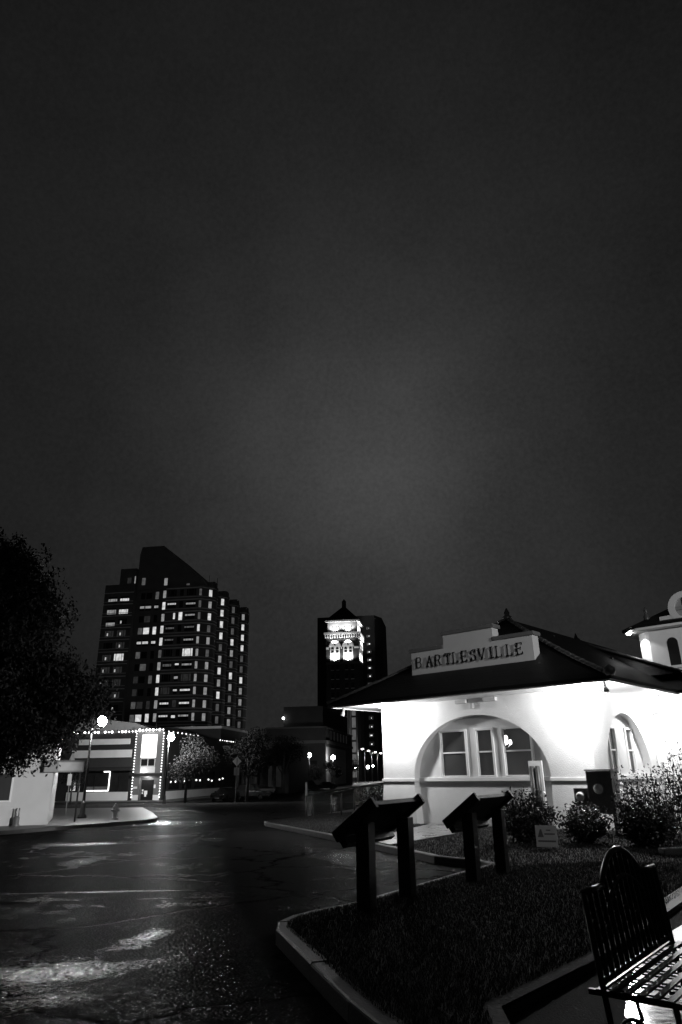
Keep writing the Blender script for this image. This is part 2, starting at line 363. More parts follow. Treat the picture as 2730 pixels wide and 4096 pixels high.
# grass
def blades(name, region, dens, h0, h1, excl=()):
    xs0, xs1 = min(p[0] for p in region), max(p[0] for p in region); ys0, ys1 = min(p[1] for p in region), max(p[1] for p in region)
    N = int(dens*(xs1-xs0)*(ys1-ys0)); x = rng.uniform(xs0, xs1, N); y = rng.uniform(ys0, ys1, N)
    k = inside(region, x, y) & inside(LAWN, x, y)
    for e in excl: k &= ~inside(e, x, y)
    x = x[k]; y = y[k]; d = edge_dist(LAWN, x, y); kk = d > .12; x = x[kk]; y = y[kk]; d = d[kk]; n = len(x)
    z = lawn_z(d, y) - .012; h = rng.uniform(h0, h1, n); th = rng.uniform(0, 2*np.pi, n); w = rng.uniform(.0022, .0042, n)*(h1/.05)
    ln = rng.uniform(.1, .7, n)*h; ph = rng.uniform(0, 2*np.pi, n)
    V = np.empty((n, 3, 3)); V[:, 0] = np.stack([x-w*np.cos(th), y-w*np.sin(th), z], 1); V[:, 1] = np.stack([x+w*np.cos(th), y+w*np.sin(th), z], 1)
    V[:, 2] = np.stack([x+ln*np.cos(ph), y+ln*np.sin(ph), z+h], 1)
    me = bpy.data.meshes.new(name); me.vertices.add(n*3); me.vertices.foreach_set('co', V.ravel()); me.loops.add(n*3); me.loops.foreach_set('vertex_index', np.arange(n*3))
    me.polygons.add(n); me.polygons.foreach_set('loop_start', np.arange(n)*3); me.polygons.foreach_set('loop_total', np.full(n, 3)); me.update(); me.validate()
    me.materials.append(GRASS); o = bpy.data.objects.new(name, me); COL.objects.link(o); return o
near_reg = [(-1.2, 4), (2.0, 4), (7.6, 14.2), (-1.2, 14.2)]
tag(blades('grass', near_reg, 4200, .018, .046), 'short dark wet grass of the near lawn beside the bench', 'grass', kind='stuff')
far_reg = [(-4, 14.2), (8.6, 14.2), (10.5, 19), (2.2, 27.2), (1.5, 40), (-4, 40)]
tag(blades('grass', far_reg, 1300, .025, .06, [path]), 'short grass of the lawn in front of the depot', 'grass', kind='stuff')

# left corner pavement
walk = [(-9.67, 37.3), (-9.9, 36.3), (-12.2, 31.2), (-14.2, 26.5), (-40, 14), (-40, 62), (-16, 58), (-12, 46), (-9.9, 39.0)]
WK = mat('pavement_slab', .045, .5, .3, 1.5, .3, 30)
b = MB(); n = len(walk); b.add([(x, y, road_z(y)+.14) for x, y in walk] + [(x, y, road_z(y)-.1) for x, y in walk], [tuple(range(n))] + [(i, n+i, n+(i+1) % n, (i+1) % n) for i in range(n)])
tag(b.build('pavement', WK), kind='structure')
kerb2 = tag(bpy.data.objects.new('kerb', None), kind='structure'); COL.objects.link(kerb2)
kerb_run([walk[8], walk[0], walk[1], walk[2], walk[3]], .16, kerb2, .15, 2.0, CONC, 1)
GAZ = rad(8.6); ES = Vector((math.sin(GAZ), math.cos(GAZ), 0)); EF = Vector((math.cos(GAZ), -math.sin(GAZ), 0))
def block_walk(c, w, dpt):
    b = MB(); q = [c, c-EF*w, c-EF*w+ES*dpt, c+ES*dpt]; z0 = road_z(c.y)
    b.prism([(p.x, p.y) for p in q], road_z(90)-.3, road_z(90)+.15); return tag(b.build('pavement', WK), kind='structure')
block_walk(Vector((-19.5, 84.0, 0)), 60, 36)
block_walk(Vector((-1.5, 136.0, 0)), 40, 120)
# painted lines on the cross street
PAINT = mat('road_paint', .45, .5, .3, 5)

# ================================================================== DEPOT
ANG = rad(47.5); dU = Vector((-math.sin(ANG), math.cos(ANG), 0)); dV = Vector((math.cos(ANG), math.sin(ANG), 0))
DP = Vector((7.688, 22.237, -.12)); DRZ = math.atan2(-dU.y, -dU.x)
depot = thing('depot', DP, DRZ, 'white stucco railway depot with arched windows and dark hipped tile roof', 'building')
def dw(x, y, z): return DP - dU*x + dV*y + Vector((0, 0, z))   # depot local -> world
def arch_wall(name, M, a0, a1, ztop, ac, rx, zs, ry, depth, wins, parent, batter=.1):
    b = MB(); xs = set([ac-rx, ac+rx]); N = 40
    for i in range(N+1): xs.add(ac - rx*math.cos(math.pi*i/N))
    for w in wins: xs.add(w[0]); xs.add(w[1])
    xs = sorted(xs)
    za = lambda a: zs + ry*math.sqrt(max(0, 1-((a-ac)/rx)**2))
    quad = lambda p: b.add([M(*q) for q in p], [(0, 1, 2, 3)])
    for p0, p1 in ((a0, ac-rx), (ac+rx, a1)):
        quad([(p0,0,1.44),(p1,0,1.44),(p1,0,ztop),(p0,0,ztop)])
    for s, t in zip(xs[:-1], xs[1:]):
        quad([(s,0,za(s)),(t,0,za(t)),(t,0,ztop),(s,0,ztop)])
        quad([(s,0,za(s)),(t,0,za(t)),(t,depth,za(t)),(s,depth,za(s))])
        mid = (s+t)/2; hit = [w for w in wins if w[0]-1e-6 <= mid <= w[1]+1e-6]
        if hit:
            w = hit[0]; quad([(s,depth,-.1),(t,depth,-.1),(t,depth,w[2]),(s,depth,w[2])]); quad([(s,depth,w[3]),(t,depth,w[3]),(t,depth,za(t)),(s,depth,za(s))])
        else: quad([(s,depth,-.1),(t,depth,-.1),(t,depth,za(t)),(s,depth,za(s))])
    for a in (ac-rx, ac+rx): quad([(a,0,-.1),(a,depth,-.1),(a,depth,zs),(a,0,zs)])
    w = b.build(name, WHITE, parent)
    return w
Mf = lambda a, d, z: (a, d, z); Ms = lambda a, d, z: (-d, a, z)
WT = 4.13
fw = [(-5.86-.0, -4.80, 1.55, 3.04), (-4.33, -3.70, 1.55, 3.04), (-3.26, -2.22, 1.55, 3.04)]
# window columns shift because they sit in the recess
def rec(u, off): return u
arch_wall('wall', Mf, -8.4, 0, WT, -4.2, 2.72, 1.5, 2.06, .32, fw, depot)
swin = [(2.0, 2.5, 1.56, 2.98), (3.5, 4.0, 1.56, 2.98)]
arch_wall('wall', Ms, 0, 5.7, WT, 2.95, 1.92, 1.45, 2.05, .26, swin, depot)
# battered pier bases and string courses
def pier(x0, x1, y0, y1, f):
    b = MB(); k = .10
    x0b, x1b, y0b, y1b = x0-k*f[0], x1+k*f[1], y0-k*f[2], y1+k*f[3]
    b.add([(x0b,y0b,-.3),(x1b,y0b,-.3),(x1b,y1b,-.3),(x0b,y1b,-.3),(x0,y0,1.36),(x1,y0,1.36),(x1,y1,1.36),(x0,y1,1.36)], [(0,3,2,1),(4,5,6,7),(0,1,5,4),(1,2,6,5),(2,3,7,6),(3,0,4,7)])
    b.build('pier_base', WHITE, depot)
    MB().box(x0-.045*f[0]-.001, x1+.045*f[1]+.001, y0-.045*f[2], y1+.045*f[3]+.001, 1.36, 1.47).build('string_course', TRIM, depot, bevel=.012)
pier(-8.4, -6.93, 0, .33, (1, 1, 1, 0)); pier(-1.47, 0, 0, .5, (1, 1, 1, 0)); pier(-.27, 0.0, .5, 1.02, (0, 1, 0, 0)); pier(-.27, 0, 4.88, 5.7, (0, 1, 1, 0))
MB().box(-6.9, -1.5, .23, .33, 1.36, 1.50).build('window_sill', TRIM, depot, bevel=.012)
MB().box(-.28, -.18, 1.04, 4.86, 1.36, 1.5).build('window_sill', TRIM, depot, bevel=.012)
# other walls (left gable wall, back, wing)
b = MB(); b.add([(-8.4,0,-.3),(-8.4,14,-.3),(-8.4,14,WT),(-8.4,0,WT)], [(0,1,2,3)]); b.build('wall', WHITE, depot)
b = MB(); b.add([(0,5.7,-.3),(7,5.7,-.3),(7,5.7,WT),(0,5.7,WT),(7,16,-.3),(7,16,WT)], [(0,1,2,3),(1,4,5,2)]); b.build('wing_wall', WHITE, depot)
b = MB(); b.add([(-8.4,14,-.3),(7,16,-.3),(7,16,WT),(-8.4,14,WT)], [(0,1,2,3)]); b.build('wall', WHITE, depot)
# interior
b = MB(); b.box(-8.3, -.3, .34, 5.5, .0, 4.05); me_in = b.build('interior_wall', INTERIOR, depot, fix=False)
for p in list(me_in.data.polygons): pass
bm = bmesh.new(); bm.from_mesh(me_in.data)
bm.faces.ensure_lookup_table(); bmesh.ops.delete(bm, geom=[f for f in bm.faces if abs(f.calc_center_median().y-.34) < .01 or abs(f.calc_center_median().x+.3) < .01], context='FACES'); bm.to_mesh(me_in.data); bm.free()
def depot_window(M, w, depth, split=.52):
    a0, a1, z0, z1 = w; f = .08; d0 = depth-.05; d1 = depth+.06
    def bx(b, s0, s1, e0, e1, q0, q1):
        c = [M(s, d, z) for s in (s0, s1) for d in (e0, e1) for z in (q0, q1)]
        xs = [p[0] for p in c]; ys = [p[1] for p in c]; zs = [p[2] for p in c]; b.box(min(xs), max(xs), min(ys), max(ys), min(zs), max(zs))
    b = MB()
    for s0, s1, q0, q1 in ((a0-f, a0, z0-f*.5, z1+f), (a1, a1+f, z0-f*.5, z1+f), (a0, a1, z1, z1+f), (a0, a1, z0-f*.5, z0)): bx(b, s0, s1, d0, d1, q0, q1)
    fr = b.build('window', TRIM, depot, bevel=.01)
    zm = z0+(z1-z0)*split; b = MB(); bx(b, a0, a1, depth-.01, depth+.05, zm-.025, zm+.025)
    for s0, s1 in ((a0, a0+.035), (a1-.035, a1)): bx(b, s0, s1, depth+.0, depth+.05, z0, z1)
    b.build('sash_rail', TRIM, fr)
    for q0, q1 in ((z0, zm-.025), (zm+.025, z1)):
        b = MB(); p = [M(a0+.035, depth+.03, q0), M(a1-.035, depth+.03, q0), M(a1-.035, depth+.03, q1), M(a0+.035, depth+.03, q1)]; b.add(p, [(0,1,2,3)]); b.build('pane', SCREEN, fr)
for w in fw: depot_window(Mf, w, .32)
for w in swin: depot_window(Ms, w, .26)
# eaves
EX0, EX1, EY0 = -9.8, 1.4, -1.4
b = MB(); b.add([(EX0,EY0,WT),(EX1,EY0,WT),(EX1,5.2,WT),(0,5.2,WT),(0,0,WT),(-8.4,0,WT),(-8.4,14,WT),(EX0,14,WT)], [(0,1,4,5),(1,2,3,4),(0,5,6,7)])
b.add([(0,4.5,WT-.004),(8.2,4.5,WT-.004),(8.2,5.7,WT-.004),(0,5.7,WT-.004)], [(0,1,2,3)]); b.build('soffit', TRIM, depot)
b = MB(); b.box(EX0-.02, EX1+.02, EY0-.03, EY0, WT-.03, WT+.12); b.box(EX1, EX1+.03, EY0, 4.5, WT-.03, WT+.12); b.box(EX0-.03, EX0, EY0, 14, WT-.03, WT+.12); b.box(EX1+.03, 8.2, 4.47, 4.5, WT-.03, WT+.12)
b.build('fascia', TRIM, depot)
# hipped roof with a bell-cast eave
RX, RY, RZ0, RZ1 = -4.2, 3.2, WT+.12, 7.5
def prof(t): return RZ0 + (RZ1-RZ0)*(.86*t+.14*t*t)
NL = 10; b = MB(); prev = None
for k in range(NL+1):
    t = k/NL; xl = EX0-.12+(RX-EX0+.12)*t; xr = EX1+.12+(RX-EX1-.12)*t; yf = EY0-.12+(RY-EY0+.12)*t; z = prof(t)
    cur = [(xl, 14, z), (xl, yf, z), (xr, yf, z), (xr, 14 if t > .25 else 5.4, z)]
    if prev: b.add(prev+cur, [(0,1,5,4),(1,2,6,5),(2,3,7,6)])
    else: first = cur
    prev = cur
b.add([first[0], first[1], first[2], first[3]] + [(p[0], p[1], p[2]-.1) for p in first], [(0,4,5,1),(1,5,6,2),(2,6,7,3)])
b.build('roof', ROOF, depot, fix=False)
# ridge tiles along the hips
rt = MB(); n = 8
vs = []
for x in (0, .36):
    r = .12 if x == 0 else .10
    for i in range(n+1): th = math.pi*i/n; vs.append((x, r*math.cos(th), r*math.sin(th)*.8))
rt.add(vs, [(i, i+1, n+2+i, n+1+i) for i in range(n)] + [tuple(range(n, -1, -1))]); rt_me = rt.mesh('ridge_tile'); rt_me.materials.append(RIDGE)
def ridge_line(P, parent):
    L = 0
    for a, c in zip(P[:-1], P[1:]):
        d = c-a; L0 = d.length; n = max(1, int(L0/.33))
        for k in range(n):
            o = bpy.data.objects.new('ridge_tile', rt_me); COL.objects.link(o); o.parent = parent; o.location = a+d*(k/n)+Vector((0, 0, -.02+random.uniform(-.008, .008)))
            o.rotation_euler = d.to_track_quat('X', 'Z').to_euler()
def hip_pts(side):
    out = []
    for k in range(NL+1):
        t = k/NL; x = (EX1+.12+(RX-EX1-.12)*t) if side > 0 else (EX0-.12+(RX-EX0+.12)*t); out.append(Vector((x, EY0-.12+(RY-EY0+.12)*t, prof(t)+.02)))
    return out
hp = hip_pts(1); ridge_line([hp[0], hp[3], hp[6], hp[8], hp[10]], depot)
hp = hip_pts(-1); ridge_line([hp[0], hp[3], hp[6], hp[8], hp[10]], depot)
b = MB(); b.lathe([(.16, 0), (.2, .12), (.1, .2), (.12, .3), (.02, .5)], (RX, RY, RZ1-.05), 10); b.build('finial', RIDGE, depot, True)
b = MB(); b.lathe([(.12, 0), (.17, .1), (.17, .2), (.05, .3)], (EX1+.1, EY0-.1, RZ0+.0), 10); b.build('finial', RIDGE, depot, True)
# wing roof behind, its second peak, and gutters
b = MB(); b.add([(-4, 4.3, RZ0), (8.4, 4.3, RZ0), (8.4, 9.2, 5.46), (-1, 9.2, 5.46), (-4.2, 9.2, 5.46)], [(0,1,2,3,4)])
b.add([(1.4, 4.3, RZ0-.1), (8.4, 4.3, RZ0-.1), (8.4, 4.3, RZ0+.001), (1.4, 4.3, RZ0+.001)], [(0,1,2,3)]); b.build('wing_roof', ROOF, depot, fix=False)
# second hipped roof further back
def pk(px, py, off):
    d = pray(px, py); p0 = DP+dV*off; t = (p0-CAM).dot(dV)/d.dot(dV); w = CAM+d*t; return -(w-DP).dot(dU), w.z-DP.z
px2, pz2 = pk(2307, 2568, 10.5)
b = MB(); pkp = (px2, 10.5, pz2)
b.add([(px2-7, 7, RZ0+.9), (px2+5.6, 7, RZ0+.9), (px2+5.6, 17, RZ0+.9), (px2-7, 17, RZ0+.9), pkp, (px2-.3, 13, pz2)], [(0,1,4),(1,2,5,4),(2,3,5),(3,0,4,5)]); b.build('rear_roof', ROOF, depot)
ridge_line([Vector(pkp), Vector((px2+5.6, 7, RZ0+.92))], depot)
b = MB(); b.lathe([(.16, 0), (.2, .12), (.1, .2), (.02, .42)], pkp, 10); b.build('finial', RIDGE, depot, True)
vx, vz = pk(2447, 2655, 7.5); MB().box(vx-.1, vx+.1, 7.4, 7.6, vz-1.0, vz+.25).build('roof_vent', GREYMETAL, depot)
# parapet sign
SB = [(-6.8, 4.85), (-1.56, 4.85), (-1.56, 6.06), (-3.1, 6.06), (-3.1, 6.54), (-5.27, 6.54), (-5.27, 6.06), (-6.8, 6.06)]
sb = MB().xprism(SB, 0.0, .42).build('signboard', WHITE2, depot, bevel=.02)
tag(sb, 'stepped pale parapet board carrying the town name')
for x0, x1, z in ((-6.86, -5.27, 6.06), (-5.33, -3.04, 6.54), (-3.1, -1.5, 6.06)):
    MB().box(x0, x1, -.06, .48, z+.002, z+.13).build('coping', CONC_D, sb)
def letter(ch, x, z, w, h):
    st = {'B': [[(0,0),(0,1)],[(0,1),(.55,1),(.8,.9),(.85,.76),(.75,.6),(.5,.53),(0,.53)],[(.5,.53),(.8,.45),(.92,.27),(.8,.08),(.55,0),(0,0)]],
          'A': [[(0,0),(.47,1)],[(.47,1),(.94,0)],[(.2,.36),(.74,.36)],[(-.1,0),(.14,0)],[(.8,0),(1.06,0)]],
          'R': [[(0,0),(0,1)],[(0,1),(.55,1),(.82,.9),(.86,.75),(.78,.58),(.55,.5),(0,.5)],[(.5,.5),(.92,0)],[(-.14,0),(.16,0)],[(.82,0),(1.06,0)]],
          'T': [[(.48,0),(.48,1)],[(0,1),(.96,1)],[(0,1),(0,.82)],[(.96,1),(.96,.82)],[(.3,0),(.66,0)]],
          'L': [[(.1,0),(.1,1)],[(.1,0),(.92,0)],[(.92,0),(.92,.2)],[(-.06,1),(.28,1)],[(-.06,0),(.1,0)]],
          'E': [[(.08,0),(.08,1)],[(.08,1),(.9,1)],[(.08,.52),(.66,.52)],[(.08,0),(.94,0)],[(.9,1),(.9,.84)],[(.94,0),(.94,.18)],[(.66,.42),(.66,.62)],[(-.06,1),(.08,1)],[(-.06,0),(.08,0)]],
          'S': [[(.86,.78),(.78,.94),(.5,1),(.2,.93),(.08,.76),(.2,.58),(.5,.5),(.8,.41),(.92,.24),(.8,.06),(.48,0),(.18,.06),(.06,.22)],[(.86,1),(.86,.76)],[(.06,0),(.06,.24)]],
          'V': [[(.02,1),(.48,0)],[(.48,0),(.94,1)],[(-.12,1),(.16,1)],[(.8,1),(1.08,1)]],
          'I': [[(.5,0),(.5,1)],[(.3,0),(.7,0)],[(.3,1),(.7,1)]]}[ch]
    b = MB()
    for pl in st:
        for p, q in zip(pl[:-1], pl[1:]):
            P = Vector((x+p[0]*w, -.08, z+p[1]*h)); Q = Vector((x+q[0]*w, -.08, z+q[1]*h)); d = (Q-P).normalized()*.014
            b.bar(P-d, Q+d, .040 if abs(q[1]-p[1]) > .3 else .028, .03, up=(0, 1, 0))
    for fx in (.1, .85): b.bar((x+fx*w, -.08, z+.02), (x+fx*w, .002, z+.02), .015, .015)
    return b.build('letter', BLACK, sb)
lx = [6.483, 5.996, 5.587, 5.165, 4.819, 4.423, 4.03, 3.70, 3.30, 2.99, 2.56, 2.17]
for ch, u_ in zip('BARTLESVILLE', lx):
    letter(ch, -u_, 5.445, .225 if ch not in 'TAV' else .26, .385)
# soffit lights
def soffit_light(x, y, power, size=.12, label=True):
    f = MB().lathe([(.16, 0), (.16, -.05), (.12, -.07)], (x, y, WT-.005), 14).build('soffit_light', TRIM, depot)
    MB().lathe([(.115, -.055), (.10, -.085), (.04, -.1)], (x, y, WT-.02), 14).build('lens', emit('soffit_lens', 40.0), f)
    lamp('soffit_light_source', 'POINT', (x, y, WT-.22), power, f, size)
soffit_light(-7.75, -.85, 540); soffit_light(.45, -.8, 760); soffit_light(.75, 4.3, 380)
# floodlight heads (unlit) at the eave corners and small boxes under the eave
for x, y, rz in ((-9.75, -.75, 2.4), (1.15, -1.15, .2)):
    b = MB(); b.lathe([(.05, 0), (.05, -.1)], (x, y, WT), 10); b.tube([(x, y, WT-.08), (x+.05*math.cos(rz), y, WT-.14)], .02, 8)
    b.tube([(x, y, WT-.1), (x+.02*math.cos(rz), y-.02, WT-.2), (x+.05*math.cos(rz), y-.05, WT-.3)], [.035, .07, .085], 12); b.build('floodlight_head', mat('lamp_housing', .35, .4), depot, True)
for x, w in ((-4.6, .22), (-3.4, .24)): MB().box(x-w, x+w, -.16, .0-.003, 3.97, 4.1).build('vent_box', mat('vent_paint', .5, .6), depot, bevel=.01)
MB().box(-4.25, -4.14, -.06, -.002, 3.78, 3.96).build('sensor_box', mat('vent_paint', .5, .6), depot)
# downpipe and conduit on the side wall, door in the wing
b = MB(); b.tube([(.06, 5.5, WT-.5), (.06, 5.5, .2)], .045, 8); b.tube([(.06, 5.5, WT-.5), (2.6, 5.55, WT-.32)], .03, 8); b.build('downpipe', TRIM, depot, True)
b = MB()
for x0 in (1.55, 3.2): b.box(x0, x0+.12, 5.62, 5.7, .1, 3.3); b.box(x0+.98, x0+1.1, 5.62, 5.7, .1, 3.3); b.box(x0, x0+1.1, 5.62, 5.7, 3.3, 3.42)
dr = b.build('door_frame', TRIM, depot); b = MB()
for x0 in (1.55, 3.2): b.box(x0+.12, x0+.98, 5.66, 5.695, .1, 3.3)
b.build('door', mat('door_paint', .45, .4), dr)
# conduit board with two dark conduits by the arch
pb = MB().box(-2.2, -1.72, -.07, -.02, -.2, 1.98).build('conduit_board', TRIM, depot)
for x in (-2.06, -1.86): MB().tube([(x, -.12, -.2), (x, -.12, 1.82)], .075, 10).build('conduit', mat('conduit_dark', .03, .5), pb, True)
# tower on the roof
TY = 9.0; tb = MB(); tx0, tx1 = -.68, 3.0; ch = .62
oct_ = [(tx0, TY), (tx1, TY), (tx1+ch, TY+ch), (tx1+ch, TY+4), (tx1, TY+4+ch), (tx0, TY+4+ch), (tx0-ch, TY+4), (tx0-ch, TY+ch)]
tb.prism(oct_, 4.6, 7.28); tw = tb.build('tower', WHITE, depot)
def grow(poly, k):
    cx = sum(p[0] for p in poly)/8; cy = sum(p[1] for p in poly)/8
    return [(cx+(x-cx)*k, cy+(y-cy)*k) for x, y in poly]
MB().prism(grow(oct_, 1.2), 7.285, 7.38).build('tower_eave', TRIM, tw)
b = MB(); g0 = grow(oct_, 1.23); n = 8; g1 = grow(oct_, .12); b.add([(x, y, 7.385) for x, y in g0]+[(x, y, 7.5) for x, y in g0]+[(x, y, 8.9) for x, y in g1], [(i, (i+1) % 8, 8+(i+1) % 8, 8+i) for i in range(8)]+[(8+i, 8+(i+1) % 8, 16+(i+1) % 8, 16+i) for i in range(8)]+[tuple(range(16, 24))]); b.build('tower_roof', ROOF, tw)
fx, fz = pk(2590, 2448, TY+.3); b = MB(); b.lathe([(.12, -.5), (.14, -.05), (.06, .1), (.1, .22), (.02, .4)], (fx, TY+.1, fz-.2), 10); b.build('finial', RIDGE, tw, True)
for wx in (.24, 2.1):
    pts = [(wx-.22, 5.72)] + [(wx+.22*math.cos(math.pi-math.pi*i/10), 6.66+.22*math.sin(math.pi*i/10)) for i in range(11)] + [(wx+.22, 5.72)]
    wn = MB().xprism(pts, TY-.012, TY-.004).build('arched_window', DARKGLASS, tw); MB().box(wx-.32, wx+.32, TY-.09, TY-.003, 5.6, 5.71).build('sill', TRIM, wn)
# round gablet
gx, gz = 1.12, 7.98; b = MB(); n = 28
for (ra, rb, y0, y1) in ((.68, .42, -.42, -.2),):
    vs = []
    for y in (y0, y1):
        for r in (ra, rb): vs += [(gx+r*math.cos(2*math.pi*i/n), TY+y, gz+r*math.sin(2*math.pi*i/n)) for i in range(n)]
    fs = []
    for i in range(n):
        j = (i+1) % n; fs += [(i, j, n+j, n+i), (2*n+i, 3*n+i, 3*n+j, 2*n+j), (i, 2*n+i, 2*n+j, j), (n+i, n+j, 3*n+j, 3*n+i)]
    b.add(vs, fs)
b.xprism([(gx-1.1, 7.5), (gx-.8, 7.5), (gx-.55, 7.36), (gx+.55, 7.36), (gx+.8, 7.5), (gx+1.1, 7.5), (gx+1.1, 7.72), (gx+.55, 7.74), (gx+.3, 7.62), (gx-.3, 7.62), (gx-.55, 7.74), (gx-1.1, 7.72)], TY-.4, TY-.2)
gb = b.build('gablet_ring', WHITE2, tw)
b = MB(); b.lathe([(.42, 0), (.42, .02)], (0, 0, 0), 24); md = b.build('medallion', mat('medallion', .25, .6), gb); md.location = (gx, TY-.28, gz); md.rotation_euler = (math.pi/2, 0, 0)
b = MB(); b.box(gx-.44, gx+.44, TY-.36, TY-.31, gz-.08, gz+.08); b.box(gx-.06, gx+.06, TY-.37, TY-.305, gz-.42, gz+.42); b.build('medallion_bar', INK, gb)
tl = MB().lathe([(.1, 0), (.1, -.06), (.05, -.08)], (-1.45, TY-.15, 7.28), 10).build('eave_light', emit('soffit_lens', 40.0), tw); lamp('tower_flood', 'SPOT', (-1.45, TY-.15, 7.1), 120, tl, .08, (.5, .55, -1.1), rad(95), .3)

# chandelier hanging inside the depot
cx_, cz_ = pk(2013, 2975, 2.2)
chd = thing('chandelier', dw(cx_, 2.2, cz_), DRZ, 'lit chandelier seen through the depot window beside the conduit board', 'chandelier')
BULB = emit('chandelier_bulb', 22.0)
MB().tube([(0, 0, .0), (0, 0, 1.35)], .012, 6).build('chain', BLACK, chd); MB().lathe([(.03, -.2), (.07, -.1), (.03, .05), (.02, .2)], (0, 0, 0), 10).build('stem', CHROME, chd, True)
for k in range(10):
    a = k*math.pi/5; r = .27 if k % 2 else .15; MB().tube([(0, 0, -.1), (r*.6*math.cos(a), r*.6*math.sin(a), -.16), (r*math.cos(a), r*math.sin(a), -.02)], .012, 6).build('arm', CHROME, chd)
    MB().sphere((r*math.cos(a), r*math.sin(a), .05 if k % 2 else .2), .065, 8, 6, 1.5).build('bulb', BULB, chd)
lamp('chandelier_source', 'POINT', (0, 0, .25), 9, chd, .2)

# ================================================================== things in front of the depot
def place(x, y): return (x, y, lz(x, y))
# meter cabinets
mb_ = thing('meter_cabinet', (0, 0, 0), DRZ, 'tall grey metal electric cabinet with round meter among the shrubs', 'meter cabinet')
q = dw(.9, -1.8, 0); mb_.location = (q.x, q.y, lz(q.x, q.y)); zz = -.12-mb_.location.z
MB().box(-.36, .36, -.14, .34, .52, 1.62).build('cabinet_body', METERBOX, mb_, bevel=.015)
MB().box(-.38, .38, -.16, .36, 1.625, 1.66).build('cabinet_lid', METERBOX, mb_)
for x in (-.26, .26): MB().box(x-.04, x+.04, -.04, .2, -.2, .52).build('leg', METERBOX, mb_)
def meter(par, x, y, z, r):
    o = MB().lathe([(r, 0), (r, .05), (r*.92, .1), (r*.6, .14)], (0, 0, 0), 20).build('meter_dial', mat('meter_glass', .7, .35), par, True); o.location = (x, y, z); o.rotation_euler = (math.pi/2, 0, 0)
    p = MB().lathe([(r*1.15, 0), (r*1.15, .04)], (0, 0, 0), 20).build('meter_ring', GREYMETAL, par); p.location = (x, y, z); p.rotation_euler = (math.pi/2, 0, 0)
meter(mb_, -.02, -.142, 1.16, .13)
mb2 = thing('meter_cabinet', (0, 0, 0), DRZ, 'small grey metal electric box with round meter beside the tall cabinet', 'meter cabinet')
q = dw(.27, -1.7, 0); mb2.location = (q.x, q.y, lz(q.x, q.y))
MB().box(-.22, .22, -.08, .12, .62, 1.18).build('cabinet_body', METERBOX, mb2, bevel=.012); MB().box(-.04, .04, 0, .08, -.2, .62).build('leg', METERBOX, mb2); meter(mb2, -.02, -.082, .96, .12)

def leaves(centers, size, droop=0.0, tri=False):
    n = len(centers); c = np.asarray(centers); a = rng.normal(size=(n, 3)); a[:, 2] -= droop; a /= np.linalg.norm(a, axis=1)[:, None]
    t = rng.normal(size=(n, 3)); bvec = np.cross(a, t); bvec /= np.linalg.norm(bvec, axis=1)[:, None]
    s = size*rng.uniform(.6, 1.4, (n, 1)); V = np.stack([c-a*s*.5, c+bvec*s*.26, c+a*s*.55, c-bvec*s*.26], 1).reshape(-1, 3)
    return V, np.arange(4*n).reshape(-1, 4)
def leaf_obj(name, V, F, material, parent):
    me = bpy.data.meshes.new(name); n = len(F); me.vertices.add(len(V)); me.vertices.foreach_set('co', V.ravel()); me.loops.add(4*n); me.loops.foreach_set('vertex_index', F.ravel())
    me.polygons.add(n); me.polygons.foreach_set('loop_start', np.arange(n)*4); me.polygons.foreach_set('loop_total', np.full(n, 4)); me.update(); me.materials.append(material)
    o = bpy.data.objects.new(name, me); COL.objects.link(o); o.parent = parent; return o
def shrub(x, y, rx, ry, h, nst, nl, ls, label, upright=.0, zb=.12, matl=None, group=None):
    r = thing('shrub', place(x, y), random.uniform(0, 6), label, 'shrub', group); b = MB(); C = []
    for i in range(nst):
        a = random.uniform(0, 2*math.pi); q = math.sqrt(random.random()); lean = (1-upright)
        ex, ey = rx*q*math.cos(a), ry*q*math.sin(a); hh = h*(random.uniform(.72, 1.0) if upright < .5 else random.uniform(.5, 1.05))*(1-.45*q*q*(1-upright))
        p0 = Vector((ex*.25, ey*.25, 0)); p1 = Vector((ex*.7, ey*.7, hh*.45)); p2 = Vector((ex, ey, hh)); b.tube([p0, p1, p2], [.012, .008, .004], 5)
        for k in range(nl):
            t = random.uniform(zb, 1.02); p = p0*(1-t)**2+p1*2*t*(1-t)+p2*t*t; s = .10*rx+.03
            C.append((p.x+random.gauss(0, s), p.y+random.gauss(0, s), max(.02, p.z+random.gauss(0, s*.8))))
    b.build('stem', BARK, r); V, F = leaves(C, ls); leaf_obj('foliage', V, F, matl or LEAF2, r); return r
shrub(4.45, 18.3, .80, .75, 1.28, 95, 66, .075, 'round leafy shrub behind the small yard sign')
shrub(5.75, 17.9, .68, .6, .98, 66, 52, .072, 'bare-stemmed round shrub in front of the small electric box', zb=.3)
shrub(6.85, 16.9, .70, .66, 1.12, 95, 66, .072, 'dense dark shrub right of the tall electric cabinet')
shrub(7.95, 18.6, .7, .65, 1.7, 44, 62, .068, 'tall shrub with upright twigs at the depot side wall', upright=.8, zb=.15)
shrub(9.0, 18.7, .9, .8, 2.15, 58, 64, .068, 'tallest twiggy shrub beside the wing door', upright=.7, zb=.12)
shrub(7.55, 19.6, .4, .4, 1.7, 22, 45, .07, 'thin upright shrub between the tall cabinet and the side windows', upright=.9)
shrub(1.2, 33.5, .85, .7, 1.25, 40, 42, .11, 'small pale bush beside the handrail and boulder', upright=.3)
